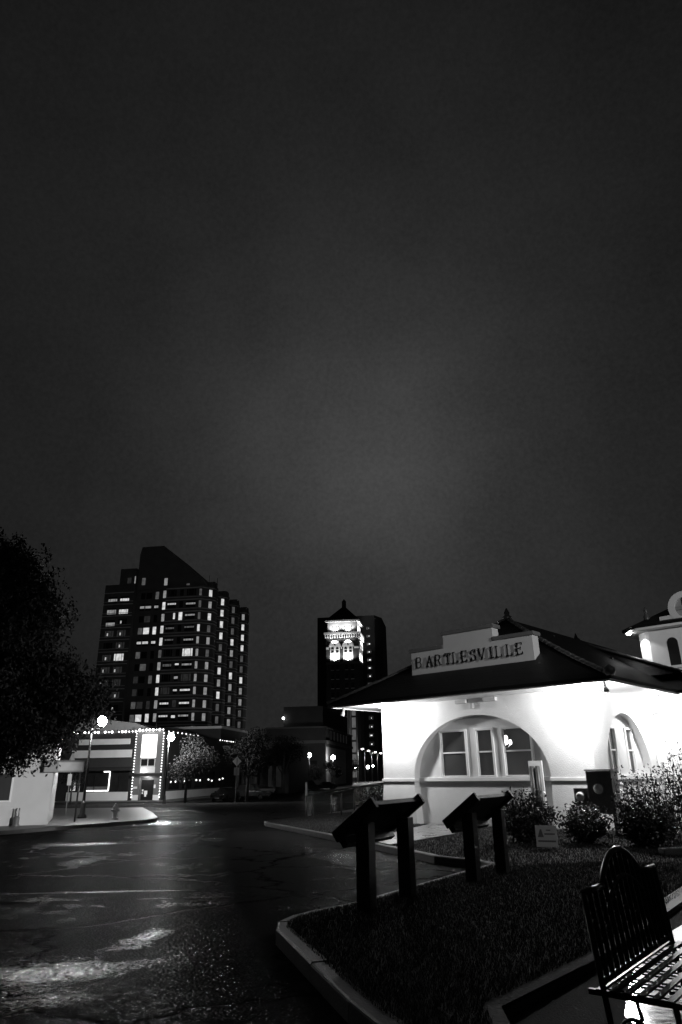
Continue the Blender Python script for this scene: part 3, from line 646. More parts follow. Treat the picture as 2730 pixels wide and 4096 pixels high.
# boulder at the bush
rk = MB().sphere((0, 0, .12), .5, 12, 8, .5)
ob = rk.build('boulder', CONC_D, None, True); ob.location = place(.75, 31.8); ob.scale = (1.1, .7, .9)
for v in ob.data.vertices: v.co += Vector((random.gauss(0, .03), random.gauss(0, .03), random.gauss(0, .03)))
tag(ob, 'low dark boulder at the foot of the pale bush', 'boulder')
# planting bed edging far right
pe = MB()
for k in range(6): pe.box(k*.42, k*.42+.38, -.1+random.uniform(-.03, .03), .12, -.05, .12)
po = pe.build('bed_edging', CONC, None, bevel=.02); q = at_z(2645, 3400, 0); po.location = (q.x, q.y, lz(q.x, q.y)); po.rotation_euler = (0, 0, rad(6)); tag(po, 'pale stone edging of the planting bed below the tallest shrub', 'bed edging')
# yard sign
ys = thing('yard_sign', (4.55, 16.95, lz(4.55, 16.95)), rad(-22), 'small pale cardboard yard sign in front of the round shrub', 'yard sign')
MB().box(-.235, .235, -.006, .006, .02, .46).build('board', PAPER, ys)
for x in (-.15, .15): MB().tube([(x, .012, -.15), (x, .012, .4)], .004, 6).build('wire_leg', GREYMETAL, ys)
b = MB(); b.add([(-.19, -.0075, .22), (-.06, -.0075, .22), (-.10, -.0075, .38), (-.13, -.0075, .38)], [(0,1,2,3)]); b.build('print', INK, ys)
for x0, x1, z0, z1 in ((.0, .1, .35, .375), (-.04, .19, .27, .30), (-.19, .2, .12, .155)): b = MB(); b.add([(x0,-.0075,z0),(x1,-.0075,z0),(x1,-.0075,z1),(x0,-.0075,z1)], [(0,1,2,3)]); b.build('print', INK, ys)

# two interpretive signs on timber posts
def trail_sign(px, py, ax, sep, label):
    d = Vector((math.cos(ax), math.sin(ax), 0)); r = thing('trail_sign', (px, py, lz(px, py)), ax, label, 'information sign', 'timber information signs on the lawn')
    # local x: along the panel, local y: towards the reader (low edge)
    sl = rad(36); ht = .98; dz = lz(px+d.x*sep, py+d.y*sep)-lz(px, py)
    P = lambda x, s, o: Vector((x, s*math.cos(sl)-o*math.sin(sl)*-1*0, ht-s*math.sin(sl)))
    nrm = Vector((0, math.sin(sl), math.cos(sl)))
    for x, zb in ((0, -.15), (sep, -.15+dz)):
        MB().box(x-.095, x+.095, -.095, .095, zb, ht+.06-.05).build('post', DARKWOOD, r, bevel=.008)
    for x in (-.14, sep+.14):
        a = Vector((x, -.34*math.cos(sl), ht+.34*math.sin(sl)))+nrm*.08; c = Vector((x, .40*math.cos(sl), ht-.40*math.sin(sl)))+nrm*.08
        MB().bar(a, c, .085, .15, up=nrm).build('end_rail', DARKWOOD, r, bevel=.012)
    b = MB(); a = Vector((sep/2, -.31*math.cos(sl), ht+.31*math.sin(sl)))+nrm*.085; c = Vector((sep/2, .36*math.cos(sl), ht-.36*math.sin(sl)))+nrm*.085
    b.bar(a, c, sep+.18, .06, up=nrm); b.build('panel', DARKWOOD, r, bevel=.006)
    b = MB(); a2 = a+nrm*.034; c2 = c+nrm*.034; b.bar(a2+(c2-a2)*.05, a2+(c2-a2)*.95, sep+.1, .006, up=nrm); b.build('panel_face', mat('sign_laminate', .05, .12, .3, 3), r)
    MB().bar(Vector((-.1, .36*math.cos(sl), ht-.36*math.sin(sl)))-nrm*.02, Vector((sep+.1, .36*math.cos(sl), ht-.36*math.sin(sl)))-nrm*.02, .09, .12, up=nrm).build('front_rail', DARKWOOD, r, bevel=.008)
    return r
ax = math.atan2(1.08, .62)
trail_sign(.255, 9.75, ax, 1.22, 'dark timber information sign on the lawn tip beside the driveway kerb')
trail_sign(2.03, 12.15, math.atan2(1.06, .70), 1.26, 'dark timber information sign next to the round shrub')

# ================================================================== bench
A = Vector((1.522, 4.943, -.12)); B = Vector((2.494, 6.167, -.12)); bd = (B-A).normalized(); BL = (B-A).length
bench = thing('park_bench', A, math.atan2(bd.y, bd.x), 'black ornamental iron bench with arched slatted back at the pavement edge', 'bench')
# local x along the bench, local -y faces the sitter's front
zb = .42
def back(x, z): return (x, (z-.935)*.10, z)   # back leans outward
TR = .935
for x in (0, BL):
    MB().tube([back(x, .0), back(x, zb), back(x, TR)], .02, 8).build('back_post', BLACK, bench, True)
for x0, x1 in ((-.01, .36), (BL-.36, BL+.01)): MB().tube([back(x0, TR), back(x1, TR)], .02, 8).build('top_rail', BLACK, bench, True)
archz = lambda f: TR+.19*math.sin(math.pi*f)**.75
arc = [back(.36+(BL-.72)*i/18, archz(i/18)) for i in range(19)]; MB().tube(arc, .02, 8).build('back_arch', BLACK, bench, True)
arc2 = [back(.36+(BL-.72)*i/18, archz(i/18)-.17) for i in range(19)]; MB().tube(arc2, .014, 8).build('inner_arch', BLACK, bench, True)
MB().bar(back(0, .455), back(BL, .455), .02, .035).build('lower_rail', BLACK, bench)
ns = 15
for i in range(1, ns):
    x = BL*i/ns; f = (x-.36)/(BL-.72); zt = TR if not 0 < f < 1 else archz(f)
    MB().bar(back(x, .44), back(x, zt-.005), .030, .010, up=(1, 0, 0)).build('back_slat', BLACK, bench)
    if i % 2: MB().sphere(back(x, .70+.06*(i % 3)), .02, 8, 6).build('boss', BLACK, bench, True)
for k in range(6):
    y = -.03-k*.082; MB().bar((-.02, y, zb-abs(k-2.5)*.002), (BL+.02, y, zb-abs(k-2.5)*.002), .038, .012).build('seat_slat', BLACK, bench)
for i in range(1, 21):
    x = BL*i/21
    if i % 4 == 2: continue
    MB().bar((x, -.01, zb-.012), (x, -.46, zb-.012), .014, .008).build('seat_strap', BLACK, bench)
for x in (0, BL):
    MB().bar((x, .04, zb-.02), (x, -.5, zb-.02), .03, .03).build('seat_bracket', BLACK, bench)
    MB().tube([(x, -.46, zb-.02), (x, -.47, .2), (x, -.5, -.0)], .018, 8).build('front_leg', BLACK, bench, True)
    # scroll
    sc_ = []
    for i in range(28):
        th = i/27*3.6*math.pi; r_ = .115*(1-i/27*.85); sc_.append((x, -.22+r_*math.cos(th-1.2), .20+r_*math.sin(th-1.2)))
    sc_ = [(x, .0, .05), (x, -.08, .06)] + sc_ if False else sc_
    MB().tube(sc_, .010, 6).build('scroll', BLACK, bench, True); MB().tube([(x, .03, .06), (x, -.1, .10), (x, -.2, .085)], .012, 6).build('brace', BLACK, bench, True); MB().tube([(x, -.24, zb-.03), (x, -.26, .3), (x, -.2, .25)], .012, 6).build('brace', BLACK, bench, True)

# ================================================================== left building and neighbours
wbR = Vector((-13.35, 33.1, 0)); wd = Vector((.94, .345, 0)).normalized(); zg = road_z(32)+.05
wb = thing('corner_shop', (wbR.x, wbR.y, zg), math.atan2(wd.y, wd.x), 'white painted block building with one picture window and a flat side canopy', 'building')
MB().box(-9, 0, 0, 8, -.3, 4.1).build('wall', WHITE2, wb)
MB().box(-9.08, .08, -.08, 8.1, 4.1, 4.25).build('coping', CONC_D, wb)
wz0, wz1 = 1.12, 2.22; wx1 = -1.62
fr = MB(); 
for x0, x1, z0, z1 in ((-4.0, -3.92, wz0, wz1), (wx1-.08, wx1, wz0, wz1), (-4.0, wx1, wz1, wz1+.08), (-4.0, wx1, wz0-.08, wz0)): fr.box(x0, x1, -.05, .0-.003, z0, z1)
fro = fr.build('window', TRIM, wb, bevel=.01); b = MB(); b.add([(-3.92, -.012, wz0), (wx1-.08, -.012, wz0), (wx1-.08, -.012, wz1), (-3.92, -.012, wz1)], [(0,1,2,3)]); b.build('pane', mat('shop_glass', .05, .15, .3, .8), fro)
MB().box(-2.9, -2.86, -.03, -.004, wz0, wz1).build('mullion', TRIM, fro)
MB().box(-4.2, -1.4, -.03, -.003, .86, .9).build('ledge', WHITE2, wb)
cnp = MB().box(-.42, 1.28, -.35, 2.2, 2.26, 2.72).build('canopy', mat('canopy_paint', .30, .6), wb, bevel=.02)
MB().box(.18, 1.22, -.37, -.353, 2.32, 2.68).build('canopy_panel', mat('canopy_panel', .5, .5), cnp)
MB().box(-.46, 1.32, -.39, 2.24, 2.725, 2.77).build('canopy_edge', CONC_D, cnp)
MB().lathe([(.13, 0), (.01, .36)], (.72, .4, 2.77), 6).build('spike_finial', TRIM, cnp)
MB().tube([(1.15, 2.0, -.2), (1.15, 2.0, 2.26)], .04, 8).build('canopy_post', BLACK, cnp)
# standpipe against the wall
sp = thing('standpipe', (0, 0, 0), 0, 'short twin-outlet standpipe against the white shop wall', 'standpipe'); q = wbR + wd*-1.25 - Vector((-wd.y, wd.x, 0))*.3; sp.location = (q.x, q.y, zg)
MB().lathe([(.16, -.1), (.16, .12), (.12, .16), (.12, .42), (.05, .48)], (0, 0, 0), 12).build('body', GREYMETAL, sp, True)
for x in (-.05, .07): MB().tube([(x, 0, .44), (x, 0, .8)], .03, 8).build('pipe', GREYMETAL, sp, True)

# big tree at the left edge
tr = thing('tree', (-13.0, 24.5, road_z(24)+.1), 0, 'large dark leafy tree overhanging the white shop wall', 'tree')
tb = MB(); tb.tube([(0, 0, -.3), (.1, 0, 1.2), (.0, .1, 2.6), (.2, .0, 4.2), (.3, .1, 7)], [.38, .3, .27, .2, .06], 10)
ends = []
blobs = [(-.5,0,8.0,2.6),(.3,.1,9.2,1.8),(1.2,.2,7.7,1.7),(-1.8,.5,6,2.6),(.9,-.2,6.1,2.3),(2.5,.2,5.3,1.3),(3.2,.3,4.9,1.25),(1.6,-.3,4.5,2.2),(-.8,-.6,4.3,2.3),(2.7,.0,3.9,1.1),(-2.6,-.3,4.2,2.2),(.6,-.9,3.7,1.6),(1.0,.9,5.2,2.2),(-1.0,.6,3.6,1.6),(2.4,-.6,3.5,1.3),(.2,0,9.6,1.3),(3.75,.2,4.5,.9),(1.2,.3,3.1,.9)]
C = []
for (x, y, z, r_) in blobs:
    tb.tube([(.1, 0, min(3.0, z*.6)), (x*.5, y*.5, z*.75), (x, y, z)], [.12, .07, .02], 6)
    for k in range(int(420*r_*r_/4)):
        v = rng.normal(size=3); v /= np.linalg.norm(v); rr = r_*(rng.random()**.4)*rng.uniform(.75, 1.1); c = np.array([x, y, z])+v*rr*np.array([1, 1, .85])
        n_ = rng.integers(14, 30); axis = np.array([rng.normal(0, .5), rng.normal(0, .5), -1.0]); axis /= np.linalg.norm(axis); tt = rng.uniform(0, .75, n_)
        C.append(c+axis*tt[:, None]+rng.normal(0, .085, (n_, 3)))
tb.build('trunk', BARK, tr, True); C = np.concatenate(C); C = C[C[:, 2] > 1.9]; V, F = leaves(C, .125, droop=.8); leaf_obj('crown', V, F, LEAF, tr)

def round_tree(name, loc, h, r_, n, ls, label, group=None, trunk_h=None, matl=None):
    t = thing(name, loc, random.uniform(0, 6), label, 'tree', group); th = trunk_h or h*.35; b = MB(); b.tube([(0, 0, -.2), (.05, 0, th), (0, .05, h*.75)], [.13*h/5, .09*h/5, .03], 8); C = []
    for k in range(9):
        a = random.uniform(0, 6.28); q = r_*random.uniform(.2, .75); c = np.array([q*math.cos(a), q*math.sin(a), th+(h-th)*random.uniform(.15, .85)]); b.tube([(0, 0, th*.9), tuple(c*.6+np.array([0, 0, th*.3])), tuple(c)], [.05*h/5, .03*h/5, .01], 5)
        m_ = n//9; v = rng.normal(size=(m_, 3)); v /= np.linalg.norm(v, axis=1)[:, None]; C.append(c+v*(r_*.55*rng.random((m_, 1))**.45)*np.array([1, 1, .8]))
    b.build('trunk', BARK, t, True); C = np.concatenate(C); V, F = leaves(C, ls); leaf_obj('crown', V, F, matl or LEAFD, t); return t

# ------------------------------------------------------------------ lamps, hydrant and signs along the streets
def street_lamp(p, h, off, power, label, globe=.24, arm=True, group='globe street lamps along the streets'):
    r = thing('street_lamp', p, 0, label, 'street lamp', group)
    MB().lathe([(.24, -.1), (.24, .12), (.15, .22), (.12, .7), (.075, .85)], (0, 0, 0), 12).build('base', BLACK, r, True)
    MB().tube([(0, 0, .8), (0, 0, h-.25)], [.075, .05], 10).build('pole', BLACK, r, True)
    if arm: MB().tube([(0, 0, h-.55), (off*.5, 0, h-.42), (off, 0, h-.38), (off, 0, h-.25)], .03, 8).build('arm', BLACK, r, True)
    MB().lathe([(.1, 0), (.13, .06), (.06, .1)], (off, 0, h-.33), 10).build('lamp_holder', BLACK, r)
    MB().sphere((off, 0, h), globe, 12, 8, 1.1).build('globe', emit('lamp_globe_%d_%d' % (power, globe*100), power/(4*math.pi)/(math.pi*globe*globe)), r, True)
    return r
l1 = at_y(323, 3284, 39.5); g1 = at_y(410, 2885, 39.5)
street_lamp((-14.1, 39.5, road_z(39.5)+.14), g1.z-road_z(39.5)-.14, .52, 1500, 'lit globe lamp on black pole beside the canopy of the white shop', .25)
# banner bracket on the first lamp
g2 = at_y(685, 2948, 76.0); street_lamp((g2.x-.2, 76, road_z(76)), g2.z-road_z(76), .2, 6500, 'lit globe lamp on black pole in front of the corner bar', .36)
for px, py, Y, lab in ((1238, 3020, 140, 'lit globe lamp above the parked dark cars'), (1333, 3030, 150, 'lit globe lamp against the pale wall panel')):
    g = at_y(px, py, Y); street_lamp((g.x, g.y, road_z(90)+.1), g.z-road_z(90)-.1, .001, 500, lab, .42, False)
for i, (px, py, Y) in enumerate(((1472, 3068, 215), (1422, 3072, 230), (1492, 3064, 240))):
    g = at_y(px, py, Y); street_lamp((g.x, g.y, road_z(90)+.1), max(2.5, g.z-road_z(90)-.1), .001, 260, ('larger bright globe lamp far down the street between two smaller ones' if i == 0 else 'small globe lamp far down the street below the floodlit tower'), .42 if i == 0 else .26, False, 'far globe lamps')
for i, (px, py, Y) in enumerate(((1398, 2985, 204), (1450, 2998, 232), (1475, 3005, 250), (1502, 3010, 266), (1524, 3014, 280))):
    g = at_y(px, py, Y); r = thing('roadway_light', (g.x-1.4, g.y, road_z(90)), 0, ('tall roadway light standing against the glazed stair tower' if i == 0 else 'cobra-head roadway light in the row beyond the glazed stair tower'), 'street light', 'roadway lights in the far street'); H = g.z-road_z(90)
    MB().tube([(0, 0, 0), (0, 0, H-.3)], [.12, .07], 8).build('pole', GREYMETAL, r, True); MB().tube([(0, 0, H-.35), (.6, 0, H+.1), (1.2, 0, H+.16)], .05, 6).build('arm', GREYMETAL, r)
    MB().sphere((1.45, 0, H+.12), .42, 12, 8, .45).build('lamp_head', emit('cobra_lens', 14.0), r, True)
    lamp('roadway_source', 'POINT', (1.45, 0, H-.25), 900, r, .3)
# hydrant
hy = thing('fire_hydrant', (-11.75, 37.6, road_z(37.6)+.14), .4, 'fire hydrant standing on the corner pavement by the black lamp post', 'fire hydrant')
HM = mat('hydrant_paint', .3, .4, .2)
MB().lathe([(.17, 0), (.17, .05), (.11, .07), (.105, .5), (.14, .52), (.14, .56), (.11, .62), (.05, .7), (.03, .76)], (0, 0, 0), 14).build('barrel', HM, hy, True)
for a in (0, math.pi, -math.pi/2):
    c = Vector((math.cos(a), math.sin(a), 0)); MB().tube([c*.08+Vector((0, 0, .42)), c*.2+Vector((0, 0, .42))], .055 if a != -math.pi/2 else .075, 10).build('outlet', HM, hy, True)
# roadside pole with small sign near the shop
ps = at_z(262, 3240, road_z(45)); rs = thing('road_sign', (ps.x, 45, road_z(45)+.05), 0, 'narrow pale sign on a thin post under the shop canopy', 'road sign')
rs.location.x = at_y(265, 3240, 45).x
MB().tube([(0, 0, -.1), (0, 0, 2.6)], .03, 8).build('post', GREYMETAL, rs); MB().box(-.12, .12, -.04, -.02, 1.75, 2.4).build('sign_plate', SIGNW, rs)
# diamond sign (seen from its back)
ds = thing('road_sign', (at_y(942, 3206, 70).x, 70, road_z(70)), 0, 'diamond-shaped road sign with a square plate below on a thin post', 'road sign')
dz_ = at_y(946, 3055, 70).z-road_z(70); 
MB().tube([(0, -.0, -.1), (.02, 0, dz_+.5)], .035, 8).build('post', GREYMETAL, ds)
b = MB(); k = .44; b.xprism([(-k, dz_+.22), (0, dz_+.22-k), (k, dz_+.22), (0, dz_+.22+k)], .05, .07); b.build('diamond_plate', SIGNW, ds); MB().box(-.26, .26, .05, .065, dz_-1.05, dz_-.34).build('plate', mat('dull_plate', .25, .5), ds)
# mid-distance small diamond sign by the mural wall
d2 = at_y(1334, 3140, 125); ds2 = thing('road_sign', (d2.x, 125, road_z(90)), 0, 'dark diamond road sign in front of the pale wall panel', 'road sign')
MB().tube([(0, 0, -.1), (0, 0, 3.2)], .05, 8).build('post', BLACK, ds2); b = MB(); b.xprism([(-.55, 2.9), (0, 2.35), (.55, 2.9), (0, 3.45)], -.06, -.04); b.build('diamond_plate', BLACK, ds2); MB().box(-.35, .35, -.06, -.04, 1.4, 2.25).build('plate', BLACK, ds2)

# handrail down the pavement
hr = thing('handrail', (0, 0, 0), 0, 'black pipe handrail with slim posts at the lawn corner', 'handrail')
def hpost(px, py, Y, top):
    z0 = lz(at_y(px, py, Y).x, Y) if False else road_z(Y)+.1; x = at_y(px, py, Y).x; MB().tube([(x, Y, z0-.3), (x, Y, top)], .035, 8).build('post', BLACK, hr, True); return (x, Y, top)
tops = []
for px, py, Y, pyt in ((1226, 3272, 34.5, 3182), (1250, 3267, 35.5, 3178), (1328, 3249, 39, 3163), (1418, 3230, 44, 3148), (1525, 3200, 50, 3140)):
    t_ = at_y(px, pyt, Y); tops.append(hpost(px, py, Y, t_.z))
MB().tube(tops, .03, 8).build('top_rail', BLACK, hr, True)
p_ = at_y(1367, 3268, 35.0); tp = at_y(1367, 3168, 35.0); MB().tube([(p_.x, 35, road_z(35)-.1), (p_.x, 35, tp.z)], .035, 8).build('post', BLACK, hr, True); MB().tube([(p_.x-.7, 33.4, tp.z-.06), (p_.x, 35, tp.z), tuple(at_y(1425, 3152, 40))], .028, 8).build('lower_rail', BLACK, hr, True)
q = at_y(1226, 3182, 34.4); qt = at_y(1226, 3130, 34.4); MB().box(q.x-.05, q.x+.05, 34.38, 34.42, q.z, qt.z).build('marker_plate', mat('dull_plate', .25, .5), hr)

# ================================================================== corner bar with the bulb-lit marquee
c2 = Vector((-25, 89.1, road_z(90)+.0)); GR = -GAZ
bar = thing('corner_bar', c2, GR, 'two-storey corner bar with bulb-lit entrance tower and neon window', 'building')
Zg = 1.26
BR = mat('bar_brick', .02, .85, .4, 1.0)
MB().box(-16, -1.05, 0, 30, -.3, 7.95).build('wall', BR, bar)
MB().box(-1.05, 2.7, .35, 30, -.3, 7.95).build('wall', BR, bar)
tw_ = MB()
tw_.box(-.95, -.15, -.25, .35, 0, 8.1); tw_.box(1.75, 2.55, -.25, .35, 0, 8.1); tw_.box(-.15, 1.75, -.25, .35, 2.75, 8.1)
ent = tw_.build('entrance_tower', BRICK2, bar)
MB().box(-.95, -.15, -.29, -.254, 0, .75).build('plinth', STONE, ent); MB().box(1.75, 2.55, -.29, -.254, 0, .75).build('plinth', STONE, ent)
SIGNE = emit('backlit_sign', 2.2); sg = MB().box(-.22, 1.75, -.34, -.256, 5.0, 7.72).build('backlit_sign', SIGNE, ent)
LOGO = emit('sign_print', 1.0)
b = MB(); n = 14
arcp = [(.75-.62, -.36, 5.75)]+[(.75+.62*math.cos(math.pi-math.pi*i/n), -.36, 6.85+.62*math.sin(math.pi*i/n)) for i in range(n+1)]+[(.75+.62, -.36, 5.75)]+[(.75+.62*math.cos(-math.pi*i/n), -.36, 5.75-.45*math.sin(math.pi*i/n)) for i in range(n+1)]
b.tube(arcp, .025, 4)
for i in range(1, 8):
    a = math.pi*i/8; b.bar((.75+.2*math.cos(a), -.355, 6.35+.2*math.sin(a)), (.75+.58*math.cos(a), -.355, 6.5+.85*math.sin(a)), .02, .01)
b.bar((.16, -.355, 6.1), (1.36, -.355, 5.95), .02, .05); b.bar((.9, -.355, 6.2), (1.34, -.355, 6.3), .02, .1); b.bar((.1, -.355, 5.2), (1.4, -.355, 5.2), .02, .08)
b.build('sign_emblem', LOGO, sg)
wf = MB(); wf.box(-.2, 1.7, -.3, -.256, 4.85, 4.95); wf.box(-.2, 1.7, -.3, -.256, 3.98, 4.06); wf.box(-.2, -.12, -.3, -.256, 3.98, 4.95); wf.box(1.62, 1.7, -.3, -.256, 3.98, 4.95); wf.box(.72, .8, -.3, -.256, 4.0, 4.9)
wfo = wf.build('window', STONE, ent); MB().box(-.12, 1.62, -.27, -.258, 4.06, 4.85).build('pane', DARKGLASS, wfo)
MB().box(-.15, 1.75, -.28, -.256, 3.25, 3.95).build('lower_panel', STONE, ent)
MB().box(-1.1, 2.7, -.75, -.252, 2.85, 3.2).build('door_hood', mat('hood_metal', .03, .5), ent)
do = MB(); do.box(-.15, -.02, .1, .2, 0, 2.75); do.box(1.62, 1.75, .1, .2, 0, 2.75); do.box(-.02, 1.62, .1, .2, 2.45, 2.75); dro = do.build('door_frame', mat('door_trim', .12, .4), ent)
MB().box(0.0, 1.6, .14, .18, .02, 2.44).build('door', mat('door_dark', .02, .2), dro)
for x, z, s in ((.62, 1.0, .2), (.22, 1.25, .1), (.2, .95, .08), (.6, .68, .12)): MB().box(x-s, x+s, .125, .135, z-s*1.1, z+s*1.1).build('door_notice', emit('door_notice', .7), dro)
MB().box(1.78, 2.0, -.275, -.256, 1.5, 1.9).build('notice', emit('door_notice', .7), ent); MB().box(-.85, -.35, -.33, -.256, 1.45, 1.7).build('mail_box', STONE, ent)
lamp('bar_entrance_source', 'POINT', (.8, -.62, 2.75), 60, ent, .1); lamp('bar_panel_source', 'POINT', (.2, -.75, 3.32), 22, ent, .08); lamp('bar_sign_source', 'POINT', (.8, -1.3, 8.3), 90, ent, .1)
# facade trim left of the tower
for z0, z1, x0, x1 in ((6.65, 7.32, -8.8, -1.9), (5.1, 6.0, -9.6, -1.55)): MB().box(x0, x1, -.06, -.003, z0, z1).build('stucco_band', STONE, bar)
MB().box(-11, -1.06, -.03, -.003, 4.0, 5.0).build('transom_panel', mat('transom', .05, .4), bar)
MB().box(-11, -1.1, -.9, -.004, 3.55, 3.8).build('awning', mat('awning', .02, .7), bar)
MB().box(-9.6, -1.6, -.22, -.003, 0, 1.12).build('stall_riser', STONE, bar)
SHOPG = glass_mat('shop_glass_dark', .02, .0, .1)
sw = MB().box(-9.5, -1.7, -.05, -.006, 1.15, 3.5).build('shop_window', SHOPG, bar)
for x in (-8.3, -6.1, -4.15, -2.9): MB().box(x-.05, x+.05, -.09, -.052, 1.13, 3.5).build('mullion', BLACK, sw)
NEON = emit('neon_tube', 3.6)
for p0, p1 in (((-4.15, 1.3), (-4.15, 3.46)), ((-4.15, 3.46), (-4.95, 3.46)), ((-4.15, 1.28), (-6.05, 1.28)), ((-6.15, 1.28), (-7.3, 1.28))): MB().tube([(p0[0], -.13, p0[1]), (p1[0], -.13, p1[1])], .06, 6).build('neon_tube', NEON, sw)
for x0, x1, z0, z1 in ((-9.2, -8.55, 1.3, 2.6), (-8.2, -8.0, 1.2, 2.4)): MB().box(x0, x1, -.08, -.052, z0, z1).build('lit_display', emit('lit_display', .5, .5, 2.0), sw)
b = MB().box(-7.2, -4.2, -.056, -.052, 1.35, 1.75).build('lit_display', emit('lit_display_dim', .06, .5, 2.0), sw)
# right flank trim
MB().box(2.7, 2.78, 1.0, 28, -.1, 1.1).build('stall_riser', STONE, bar)
for y0 in (2.0, 6.5, 11, 16, 21): 
    w_ = MB().box(2.703, 2.74, y0, y0+3.4, 1.3, 3.4).build('shop_window', SHOPG, bar)
    for k in range(2): MB().sphere((2.78, y0+.6+1.5*k, 2.1+.3*random.random()), .11, 8, 6).build('window_lamp', emit('window_lamp', 2.5), w_)
# taller mass behind
b = MB(); b.add([(-11, 2.5, 7.9), (2.0, 2.5, 7.9), (-2.6, 2.5, 9.35), (-8.3, 2.5, 10.1), (-11, 2.5, 10.1), (-11, 20, 7.9), (2.0, 20, 7.9), (-2.6, 20, 9.35), (-8.3, 20, 10.1), (-11, 20, 10.1)], [(0,1,2,3,4),(9,8,7,6,5),(1,6,7,2),(2,7,8,3),(3,8,9,4)]); b.build('roof_gable', mat('gable_wall', .3, .8), bar)
MB().tube([(.9, 1, 7.95), (.9, 1, 9.2)], .04, 6).build('roof_vent', BLACK, bar)
BU = emit('marquee_bulb', 9.0); bu_me = MB().sphere((0, 0, 0), .13, 8, 6).mesh('bulb'); bu_me.materials.append(BU)
BUs = emit('marquee_bulb_dim', 3.0); bu2 = bu_me.copy(); bu2.materials[0] = BUs
def bulb(loc, s=1.0, me=None):
    o = bpy.data.objects.new('bulb', me or bu_me); COL.objects.link(o); o.parent = bar; o.location = loc; o.scale = (s, s, s)
for k in range(21):
    if random.random() < .88: bulb((-9.6+k*.46+.1, -.12, 8.15), random.choice((1, 1, 1, .55)))
for k in range(8): bulb((-.6+k*.44, -.4, 8.28), random.choice((1, 1.1, 1, .6)))
for k in range(8): bulb((2.75, .8+k*1.5, 8.1), random.choice((.7, .5)), bu2)
for k in range(8): bulb((2.8, 21+k*1.1, 7.9), random.choice((.7, .45)), bu2)
for k in range(24):
    z = .5+k*.32
    for x in (-1.0, 2.6): bulb((x, -.34, z), .62, bu2)
# lit parking sign and far shop beyond
round_tree('street_tree', (at_y(742, 3200, 78).x, 78, road_z(78)), 6.6, 3.0, 6500, .19, 'leafy street tree lit by the globe lamp at the corner bar')
round_tree('street_tree', (-10.5, 78, road_z(78)), 7.5, 2.6, 3600, .22, 'dark street tree behind the diamond road sign')
round_tree('street_tree', (-31.5, 84, road_z(84)), 4.4, 1.5, 2200, .17, 'small street tree before the neon window')
round_tree('street_tree', (-9.5, 112, road_z(90)), 8.5, 3.4, 3600, .26, 'dark tree behind the parked cars')
round_tree('street_tree', (-14.5, 104, road_z(90)), 7.5, 3.0, 3000, .26, 'dark bushy tree beside the columned building')
round_tree('street_tree', (1.9, 205, road_z(90)), 6.5, 2.6, 1500, .35, 'round street tree below the roadway lights')
round_tree('street_tree', (-2.4, 146, road_z(90)), 5.2, 1.9, 1500, .28, 'small tree in front of the pale wall panel')
round_tree('street_tree', (-6.2, 143, road_z(90)), 4.6, 2.0, 1500, .28, 'low tree at the corner of the long dark building')

# ================================================================== cars
def car(loc, rz, label, suv=False):
    r = thing('car', loc, rz, label, 'car', 'cars parked along the street'); L, Wd = 4.5, 1.75; h = 1.75 if suv else 1.42
    lo = [(-2.25,.35),(-2.2,.75),(-2.05,.9),(-1.2,.98),(1.9,1.0 if not suv else 1.05),(2.2,.92),(2.25,.4),(1.9,.3),(-1.9,.3)]
    n = len(lo); b = MB(); b.add([(x, -Wd/2+.04*(z > .8), z) for x, z in lo]+[(x, Wd/2-.04*(z > .8), z) for x, z in lo], [tuple(range(n)), tuple(reversed(range(n, 2*n)))]+[(i, n+i, n+(i+1) % n, (i+1) % n) for i in range(n)]); b.build('body', CARPAINT, r, bevel=.06)
    cb = [(-1.1,.95),(-.45,h-.04),(.1,h),(1.3 if suv else .9,h-.02),(2.0 if suv else 1.6,1.0)]; n = len(cb); b = MB(); b.add([(x, -Wd/2+.08+.18*(z > 1.2), z) for x, z in cb]+[(x, Wd/2-.08-.18*(z > 1.2), z) for x, z in cb], [tuple(range(n)), tuple(reversed(range(n, 2*n)))]+[(i, n+i, n+(i+1) % n, (i+1) % n) for i in range(n)]); b.build('cabin_glass', DARKGLASS, r, bevel=.04)
    b = MB(); b.box(-.5, 1.3 if suv else .9, -Wd/2+.26, Wd/2-.26, h-.03, h+.02); b.build('roof', CARPAINT, r, bevel=.02)
    for x in (-1.4, 1.4):
        for s in (-1, 1):
            w = MB().tube([(x, s*(Wd/2-.2), .32), (x, s*(Wd/2+.0), .32)], .33, 18).build('wheel', RUBBER, r); MB().tube([(x, s*(Wd/2+.002), .32), (x, s*(Wd/2+.012), .32)], .2, 14).build('rim', CHROME, w)
    for s in (-1, 1):
        MB().box(-2.24, -2.12, s*.62-.18, s*.62+.18, .66, .8).build('headlight', CHROME, r, bevel=.03); MB().box(2.14, 2.26, s*.66-.14, s*.66+.14, .7, .88).build('tail_light', mat('tail_lens', .25, .15), r)
        MB().box(-.75, -.62, s*(Wd/2+.07)-.08, s*(Wd/2+.07)+.08, .95, 1.1).build('mirror', CARPAINT, r)
    g = MB()
    for k in range(4): g.box(-2.275, -2.25, -.42, .42, .46+k*.07, .49+k*.07)
    g.build('grille', CHROME, r); MB().box(-2.29, -2.25, -.26, .26, .36, .44).build('licence_plate', SIGNW, r); MB().box(2.24, 2.29, -.26, .26, .6, .72).build('licence_plate', SIGNW, r)
    return r
p = at_y(902, 3200, 84); car((p.x, 84, road_z(84)), rad(75), 'dark car facing out with glinting grille beside the diamond sign')
p = at_y(1005, 3196, 92); car((p.x, 92, road_z(90)), rad(172), 'dark sport utility car side-on right of the diamond sign', True)
